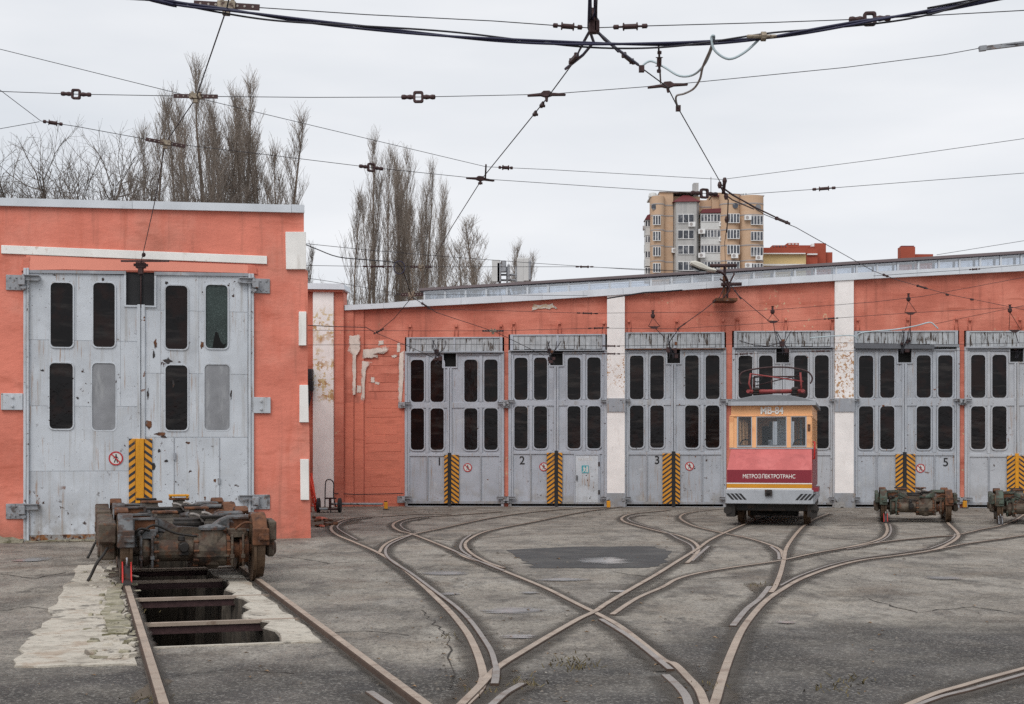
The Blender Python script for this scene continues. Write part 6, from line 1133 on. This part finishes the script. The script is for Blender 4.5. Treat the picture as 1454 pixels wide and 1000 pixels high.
mb = MB(); p = P(1084, 52, 11.85)-ft.location; mb.lathe((p.x, p.y, p.z), [(-.14, .012), (-.13, .017), (.1, .017), (.11, .012)], 'x', 8); mb.lathe((p.x, p.y, p.z), [(-.02, .04), (.02, .04)], 'x', 10); mb.build('cable_clamp', M['fit_pale'], ft)
for lb, pts in (('pale blue jumper cable curling from the feeder to the contact wire', [(1080, 54, 11.9), (1058, 74, 11.9), (1035, 84, 11.9), (1015, 72, 11.9), (1010, 54, 11.9), (1014, 52, 11.9), (1010, 70, 12.1), (1000, 92, 12.6), (985, 106, 13.2), (965, 108, 13.3), (944, 96, 13.4), (925, 87, 13.5), (914, 92, 13.5), (911, 98, 13.5)]),
                ('dark grey jumper cable dropping from the feeder below the span wire', [(1012, 60, 11.9), (1008, 72, 12.0), (998, 95, 12.6), (994, 112, 13.4), (985, 126, 14.2), (972, 133, 14.8), (961, 136, 15.0), (960, 144, 15.1), (963, 154, 15.2)])):
    t = wire('jumper_cable', lb, 'cable', [P(*q) for q in pts], .011, 'palecable' if 'pale' in lb else 'guard', 'jumper cables hanging from the feeder', 5, 7); p = P(*pts[-1])-t.location; MB().cbox(p, (.05, .05, .06)).build('terminal', M['fitting'], t)
t = traced('hanger_rod', 'rusty rod hanging from the feeder bundle to the span wire', 'hanger', [(935, 66, 12.2), (938, 118, 14.2)], .009, 'fitting', fits=[]); fit(t, P(936, 88, 13), Vector((0, .3, -1)), .2, 'rod')
S2 = [(-80, 127, 14.7), (0, 130, 14.7), (110, 134, 14.7), (283, 137, 14.7), (440, 138.5, 14.7), (595, 138, 14.7), (778, 134, 14.7), (948, 121, 14.7), (1200, 96, 14.5), (1340, 78, 14.4), (1400, 67, 14.3), (1560, 50, 14.2)]
t = traced('span_wire', 'span wire level with the top of the tall poplars', 'overhead wire', S2, .004, group=SW, fits=[(108, .32, 'link'), (278, .46, 'strap'), (594, .36, 'link'), (776, .40, 'boat'), (948, .42, 'boat')])
p = P(1428, 65, 14.3)-t.location; mb = MB(); mb.M = Matrix.Translation(p) @ Matrix.Rotation(R(7), 4, 'Y').inverted(); mb.box(-.2, .4, -.02, .02, -.02, .02); mb.box(-.27, -.2, -.025, .025, -.025, .025); mb.build('tension_bar', M['hinge'], t)
S3 = [(-80, 52, 14.2), (0, 70, 14.4), (250, 132, 14.8), (450, 180, 16.4), (690, 237, 18.5), (780, 241, 18.8), (1025, 255, 19.6), (1250, 226, 18.5), (1454, 197, 17.5), (1560, 180, 17)]
traced('span_wire', 'long slanting wire from the upper corner past the tallest poplar', 'overhead wire', S3, .0035, group=SW, fits=[(718, .2, 'rod')])
S4 = [(-60, 84, 15.6), (0, 128, 15.9), (58, 172, 16.2), (110, 180, 16.3), (235, 203, 16.6), (380, 220, 17.4), (527, 238, 18.1), (682, 254, 18.9), (860, 266, 19.4), (1000, 275, 19.9), (1060, 276, 19.9), (1170, 268, 19.6), (1454, 246, 18.8), (1560, 238, 18.5)]
traced('span_wire', 'lower span wire running past the apartment tower roof', 'overhead wire', S4, .004, group=SW, fits=[(75, .22, 'rod'), (235, .46, 'strap'), (527, .34, 'link'), (682, .42, 'boat'), (1000, .42, 'link'), (1170, .32, 'rod')])
traced('span_wire', 'short stay wire joining at the upper edge beside the bare trees', 'overhead wire', [(-60, 194, 16.), (0, 183, 16.1), (56, 173, 16.2)], .0035, group=SW)
t = traced('hanger_rod', 'short rusty rod over the middle span fitting before the tower', 'hanger', [(690, 234, 18.6), (689, 254, 18.9)], .012, 'fitting')
t = thing('wire_junction', 'tangle of clamps and rods hanging before the tower roof', 'wire fitting', P(1028, 262, 19.8))
for pts, rr in (([(1029, 256, 19.8), (1027, 275, 19.9)], .025), ([(1022, 264, 19.8), (1030, 278, 19.9), (1034, 284, 20), (1033, 310, 20.3), (1032, 330, 21)], .009), ([(1024, 266, 19.8), (1033, 279, 19.9), (1040, 284, 20), (1070, 297, 21.4)], .010), ([(1028, 268, 19.9), (1040, 277, 20), (1075, 296, 21.6), (1100, 308, 22.3)], .012), ([(1032, 322, 20.8), (1029, 345, 26), (1030, 372, 33), (1030, 382, 38.5)], .006)): MB().tube([P(*q)-t.location for q in pts], rr, 6).build('rod', M['fitting'], t)
for q in ((1022, 263, 19.8), (1029, 257, 19.8), (1031, 279, 19.9), (1032, 312, 20.4)): MB().lathe(P(*q)-t.location, [(-.045, .02), (0, .034), (.045, .02)], 'z', 8).build('clamp', M['fitting'], t)
# wires close to the hall
HWG = 'thin wires strung close to the hall front'
def hwire(label, pts, r=.006, fits=(), **kw): return traced('stay_wire', label, 'overhead wire', pts, r, group=HWG, fits=fits, **kw)
hwire('black cable sagging from the workshop corner to the loop', [(433, 347, 30), (450, 354, 30.5), (480, 365, 31.2), (520, 369, 32), (555, 372, 32.8), (567, 376, 33), (575, 392, 33.3), (584, 420, 34)], .012, smooth=4)
hwire('thin wire above the loop, from workshop corner over the skylight', [(433, 346, 30), (520, 355, 31), (640, 365, 33), (760, 374, 35), (900, 383, 38), (1030, 388, 39.2)])
hwire('level wire just under the loop in front of the poplars', [(430, 377, 31), (520, 378.5, 32), (600, 379, 33), (830, 379, 36), (1000, 386, 38.5)], fits=[(536, .8, 'rod'), (598, .6, 'strap'), (830, .6, 'rod')])
t = thing('cable_loop', 'coil of black cable hanging in front of the poplars', 'cable', P(567, 380, 33)); MB().tube([Vector((.13*math.cos(a), 0, .15*math.sin(a))) for a in [2*math.pi*i/20 for i in range(21)]], .012, 6).build('coil', M['cable'], t)
hwire('wire from the workshop corner over the end bay coping', [(436, 395, 33), (470, 400, 34), (510, 407, 36), (585, 420, 38)])
hwire('level wire through the junction over gate one', [(540, 419, 36), (585, 418.5, 35), (700, 419, 37), (834, 420, 38.8)], fits=[(585, .9, 'strap')])
hwire('wire from the junction down to the end wall hooks', [(585, 422, 34), (560, 452, 36.5), (536, 472, 38.5)], .009)
hwire('wire from the junction down to gate two notch', [(585, 422, 34), (620, 444, 35.5), (705, 472, 37.5), (772, 505, 39.3)], .008, fits=[(605, .5, 'splice')])
hwire('wire from the end wall hooks to gate one notch', [(534, 473, 38.5), (580, 492, 39), (615, 508, 39.6)], .008)
hwire('cable along the end wall to its hooks', [(436, 462, 37), (475, 464, 38), (520, 465, 38.4), (533, 473, 38.5), (545, 467, 38.7)], .011, fits=[(538, .4, 'rod')])
hwire('level wire along the lintels over gates one and two', [(436, 469, 38), (600, 470, 39), (705, 470, 39.2), (850, 466, 39.3), (960, 467, 39.2), (1120, 457, 38.9), (1240, 448, 38.6), (1300, 444, 38.5), (1454, 436, 38.2), (1600, 428, 38)], fits=[(700, .6, 'strap'), (850, .6, 'rod'), (1180, .4, 'rod')])
hwire('upper wire across the orange wall over gates three to five', [(545, 438, 38.5), (700, 441, 39), (834, 445, 39.2), (1030, 443, 39.1), (1100, 440, 38.9), (1240, 429, 38.6), (1310, 421, 38.5), (1454, 394, 38), (1600, 366, 37.6)], fits=[(834, .6, 'rod')])
hwire('lower wire along the lintel boards', [(436, 490, 38.2), (700, 489, 39.1), (868, 491.5, 39.2), (1030, 489, 39.1), (1200, 487, 38.9), (1340, 489.5, 38.6), (1454, 487, 38.4), (1600, 486, 38.2)], fits=[(868, .5, 'rod')])
hwire('lowest wire passing the gate notches', [(600, 500, 39.2), (868, 502.5, 39.3), (1050, 503, 39.1), (1165, 499, 38.9), (1300, 497, 38.6), (1454, 500, 38.4)], fits=[(868, .5, 'rod'), (1056, .5, 'rod'), (1165, .5, 'rod')])
hwire('wire climbing from gate three notch to the roof bracket', [(950, 487, 39.3), (965, 465, 39), (1000, 440, 39), (1022, 422, 39.1), (1032, 402, 39.2)], .011, fits=[(968, .3, 'splice')])
hwire('wire from the roof bracket down to the ringed hanger', [(1034, 400, 39.2), (1048, 419, 39.1), (1070, 438, 39), (1093, 457, 38.9)], .010, fits=[(1048, .3, 'splice')])
hwire('loose wire along the lintel boards of the tram gate', [(1050, 484, 39.2), (1070, 490, 39.1), (1090, 492, 39.1), (1110, 486, 39.2)], .012)
hwire('thin wire rising over the coping towards the picture edge', [(1330, 362, 36), (1454, 342, 35), (1560, 325, 34)])
hwire('wire with a strain insulator lying before the coping', [(1240, 392, 38.4), (1384, 382.5, 38.3), (1454, 376, 38.2), (1560, 366, 38)], fits=[(1384, .3, 'rod')])
hwire('oblique wire from the wall bracket over gate five', [(1328, 460, 38.7), (1400, 445, 38.4), (1454, 434, 38.2), (1540, 415, 38)])
hwire('wire fixed under the coping beside the third pilaster', [(862, 424, 39.2), (915, 415.5, 39.2), (945, 414, 39.2), (969, 412, 39.2)], .02)
for label, pts, z0 in (('ringed hanger over the tram gate', [(1097, 440, 39), (1098, 457, 38.9), (1102, 485, 39.1)], 0), ('ringed hanger over the number five gate', [(1290, 422, 38.6), (1293, 445, 38.5), (1292, 487, 38.9)], 0), ('hanger over the cut-off gate', [(1434, 438, 38.2), (1441, 470, 38.5), (1446, 487, 38.8)], 0), ('hanger over the number three gate', [(927, 446, 39.2), (929, 465, 39.2), (944, 480, 39.3)], 0)):
    t = thing('wire_hanger', label, 'hanger', P(*pts[0]), 0, 'hangers over the gates'); q = [P(*p)-t.location for p in pts]
    MB().lathe(q[0], [(-.12, .03), (-.08, .06), (-.02, .06), (.0, .03), (.08, .03), (.1, .05)], 'z', 10).build('insulator', M['fitting'], t); mb = MB(); mb.tube([q[0]-Vector((0, 0, .1)), q[1]+Vector((-.16, 0, .03))], .008, 5); mb.tube([q[0]-Vector((0, 0, .1)), q[1]+Vector((.16, 0, .03))], .008, 5); mb.tube([q[1], q[2]], .010, 5); mb.build('stay', M['fitting'], t); mb = MB(); mb.prism([(q[1].x-.17, q[1].z+.03), (q[1].x+.17, q[1].z+.03), (q[1].x+.05, q[1].z-.04), (q[1].x-.05, q[1].z-.04)], q[1].y-.02, q[1].y+.02, 'y'); mb.build('yoke', M['fitting'], t)
for i, (px, py) in enumerate(((622, 505), (784, 506), (954, 498), (1112, 492), (1284, 490), (1445, 497))):   # clamp clusters at the notches
    t = thing('wire_anchor', 'rusty cluster of clamps at the notch of ' + ['gate one', 'gate two', 'gate three', 'the tram gate', 'gate five', 'the cut-off gate'][i], 'wire fitting', P(px, py, 39.4), 0, 'wire anchors at the gate notches'); r = random.Random(60+i)
    for k in range(5): MB().cbox((r.uniform(-.12, .12), r.uniform(-.1, .05), r.uniform(-.22, .2)), (r.uniform(.05, .14), .07, r.uniform(.05, .16))).build('clamp', M['fitting'] if k else M['bog_rust'], t, bev=.008)
    for k in range(4): a = r.uniform(-.25, .25); MB().tube(catmull([Vector((a, -.05, .42)), Vector((a*.5+r.uniform(-.1, .1), -.08, .2)), Vector((r.uniform(-.1, .1), -.05, -.05)), Vector((r.uniform(-.12, .12), -.05, -.25))], 4), .011, 5).build('jumper_cable', M['wire'], t)
t = wire('jumper_cable', 'white cable bridging the pilaster beside gate five', 'cable', [P(*q) for q in [(1150, 480, 39.1), (1190, 477, 39), (1212, 477, 38.9), (1218, 483, 38.9), (1222, 473, 38.8), (1270, 468, 38.6), (1300, 463, 38.5), (1320, 458, 38.5), (1328, 463, 38.5), (1332, 467, 38.5)]], .018, 'palecable', None, 5, 6)

# ---------------------------------------------------------------- lamp and bracket on the hall roof
p0 = P(1030, 426, 39.3); bk = thing('roof_bracket', 'rusty bracket post with crossed insulators on the hall coping', 'bracket', p0)
def bp_(px, py, D=39.3): return P(px, py, D) - p0
MB().box(-.3, .3, -.25, .45, -.05, .03).build('platform', M['bog_rust'], bk); MB().box(-.07, .0, -.05, .05, .031, bp_(1030, 392).z).build('post', M['bog_rust'], bk); MB().box(.03, .08, -.04, .04, .031, bp_(1030, 398).z).build('post', M['fitting'], bk); MB().tube([bp_(1029, 392), bp_(1029, 377)], .04, 8).build('post', M['fitting'], bk)
for y, a, c in ((404, 1024, 1053), (377.5, 1008, 1046)): MB().tube([bp_(a, y, 39.2), bp_(c, y-.5, 39.2)], .05, 8).build('insulator_bar', M['fitting'], bk)
for pts in ([(1036, 402), (1042, 390), (1041, 388)], [(1022, 396), (1030, 402), (1036, 412), (1024, 426)], [(1030, 398), (1036, 404), (1036, 414)]): MB().tube(catmull([bp_(*q, 39.15) for q in pts], 4), .025, 6).build('strut', M['fitting'], bk)
lp = thing('street_lamp', 'pale cobra head street lamp on a curved arm over the coping', 'lamp', P(1034, 402, 39.2)); l0 = lp.location
MB().tube(catmull([P(*q)-l0 for q in [(1034, 402, 39.2), (1029, 391, 39), (1022, 386, 38.8), (1014, 384, 38.5)]], 5), .035, 8).build('arm', M['fitting'], lp)
lo_ = [(978, 374), (981, 371.5), (987, 371), (996, 374), (1006, 380), (1017, 383), (1017, 387), (1004, 385.5), (992, 382), (982, 377.5)]
q = [P(a, c2, 38.4)-l0 for a, c2 in lo_]; MB().prism([(v.x, v.z) for v in q], q[0].y-.14, q[0].y+.14, 'y').build('lamp_head', mat('lamp_cream', (.55, .53, .47), .5, var=.1), lp, bev=.05)
q = [P(a, c2, 38.4)-l0 for a, c2 in [(981, 378), (992, 383), (1003, 386), (994, 386), (984, 381.5)]]; MB().prism([(v.x, v.z-.004) for v in q], q[0].y-.11, q[0].y+.11, 'y').build('lens', M['pane'], lp)

# ---------------------------------------------------------------- small things by the end wall
def pl(px, py, D): return P(px, py, D)
c = G(467, 728); ht = thing('hand_truck', 'dark iron hand truck with a hooped handle by the white pilaster', 'hand truck', (c.x, c.y, 0)); s = c.y/F
def hx(x): return (430 + x/8.553 - 467)*s
def hz_(y): return (728 - (640 + y/8.553))*s
MB().tube(catmull([(hx(262), .1, hz_(690)), (hx(264), .1, hz_(560)), (hx(272), .05, hz_(400)), (hx(292), .03, hz_(358)), (hx(320), .03, hz_(352)), (hx(352), .03, hz_(365)), (hx(372), .05, hz_(410)), (hx(368), .1, hz_(560)), (hx(395), .1, hz_(690))], 4), .016, 6).build('handle', M['wire'], ht)
MB().box(hx(258), hx(400), .05, .15, hz_(590), hz_(572)).build('cross_bar', M['fitting'], ht); MB().box(hx(315), hx(342), .0, .1, hz_(715), hz_(590)).build('post', M['fitting'], ht); MB().box(hx(205), hx(450), -.15, .2, hz_(722), hz_(700)).build('deck', M['fitting'], ht, bev=.01); MB().box(hx(215), hx(310), -.2, -.16, hz_(710), hz_(690)).build('side_plate', M['palecable'], ht)
for x in (190, 448): MB().lathe((hx(x), 0, .19), [(-.04, .19), (.04, .19)], 'x', 18).build('wheel', M['rubber'], ht, bev=.015)
MB().tube([(hx(345), -.1, hz_(720)), (hx(347), -.15, .0)], .015, 6).build('prop', M['wire'], ht)
c = G(449, 727); ld = thing('red_ladder', 'folded red ladder leaning behind the workshop corner', 'ladder', (c.x, c.y, 0)); 
M['ladder'] = mat('bright_red_ladder', (.68, .06, .03), .5, var=.1)
for a, b2, d in ((-.14, -.38, 0), (.06, -.27, .05), (-.03, -.30, .12), (.0, -.22, .2)): MB().tube([(a, d, .0), (b2+.02, d+.3, 1.0)], .028, 6).build('rail', M['ladder'], ld)
for k in range(4): z = .15+.22*k; MB().tube([(-.14-.24*z, .3*z, z), (.06-.33*z, .05+.3*z, z)], .015, 6).build('rung', M['ladder'], ld)
c = G(475, 724); pi_ = MB(); e = FR.w(FR.u(548), -.6, .09); st = FR.w(FR.u(476), -.6, .09); pi_.tube([Vector((0, 0, 0)), e-st], .035, 8); o = pi_.build('long_pipe', M['hinge'], None, loc=st); tag(o, 'long grey pipe lying along the foot of the end wall', 'pipe'); 
for i, (px, py) in enumerate(((548, 724), (864, 722), (1042, 723), (1196.5, 721), (1370, 722))):
    c = G(px, py); t = thing('track_stop', 'short yellow post at the foot of ' + ['the end wall, by the long pipe', 'the pilaster between gates two and three', 'the wall strip beside the tram', 'the pilaster between the tram gate and gate five', 'the wall strip past gate five'][i], 'post', (c.x, c.y, 0), .1, 'short yellow posts along the hall')
    MB().box(-.05, .05, -.04, .04, 0, .21).build('post', M['yellow'], t, bev=.01); MB().box(-.08, .08, -.07, .07, 0, .03).build('foot', M['dark_iron'], t, bev=.01); MB().box(-.045, .03, -.03, .03, .211, .235).build('cap', M['rubber'], t)
c = FR.w(FR.u(443), -.42, FR.z(443, 550)); jb = thing('junction_box', 'dark electrical box with hanging cables beside the white pilaster', 'electrical box', c, FR.a)
MB().box(-.12, .12, -.12, .2, -.12, .16).build('case', M['dark_iron'], jb, bev=.01); MB().box(-.11, .11, -.10, .2, .2, .5).build('case', M['fitting'], jb, bev=.01)
for k in range(5): MB().tube(catmull([(-.1+.05*k, -.1, .5), (-.08+.05*k, -.18, .2), (-.12+.06*k, -.14, -.1), (.02, -.1, -.55)], 4), .014, 5).build('cable', M['wire'], jb)
MB().box(.0, .03, -.1, -.07, -.6, .2).build('strut', M['bog_rust'], jb)
t = wire('wall_cable', 'thin cable clipped along the end wall above the pipe', 'cable', [FR.w(FR.u(x), -.30 if x < 477 else -.16, FR.z(x, y)) for x, y in ((446, 700), (476, 700), (490, 701), (505, 702), (540, 701.5), (574, 700.5))], .012)
bp2 = thing('brick_rubble_pile', 'scatter of broken red bricks at the workshop corner', 'rubble', G(456, 742)); r = random.Random(4)
for k in range(16):
    o = MB().box(-.11, .11, -.055, .055, -.03, .03).build('brick', M['bog_rust'] if k % 4 else M['brick_paint'], bp2, bev=.008); q = G(448 + r.uniform(-4, 28), 738 + r.uniform(-2, 12)) - bp2.location; o.location = (q.x, q.y, .035); o.rotation_euler = (r.uniform(-.3, .3), r.uniform(-.3, .3), r.uniform(0, 3)); o.scale = (r.uniform(.3, .8), .8, r.uniform(.5, .9))
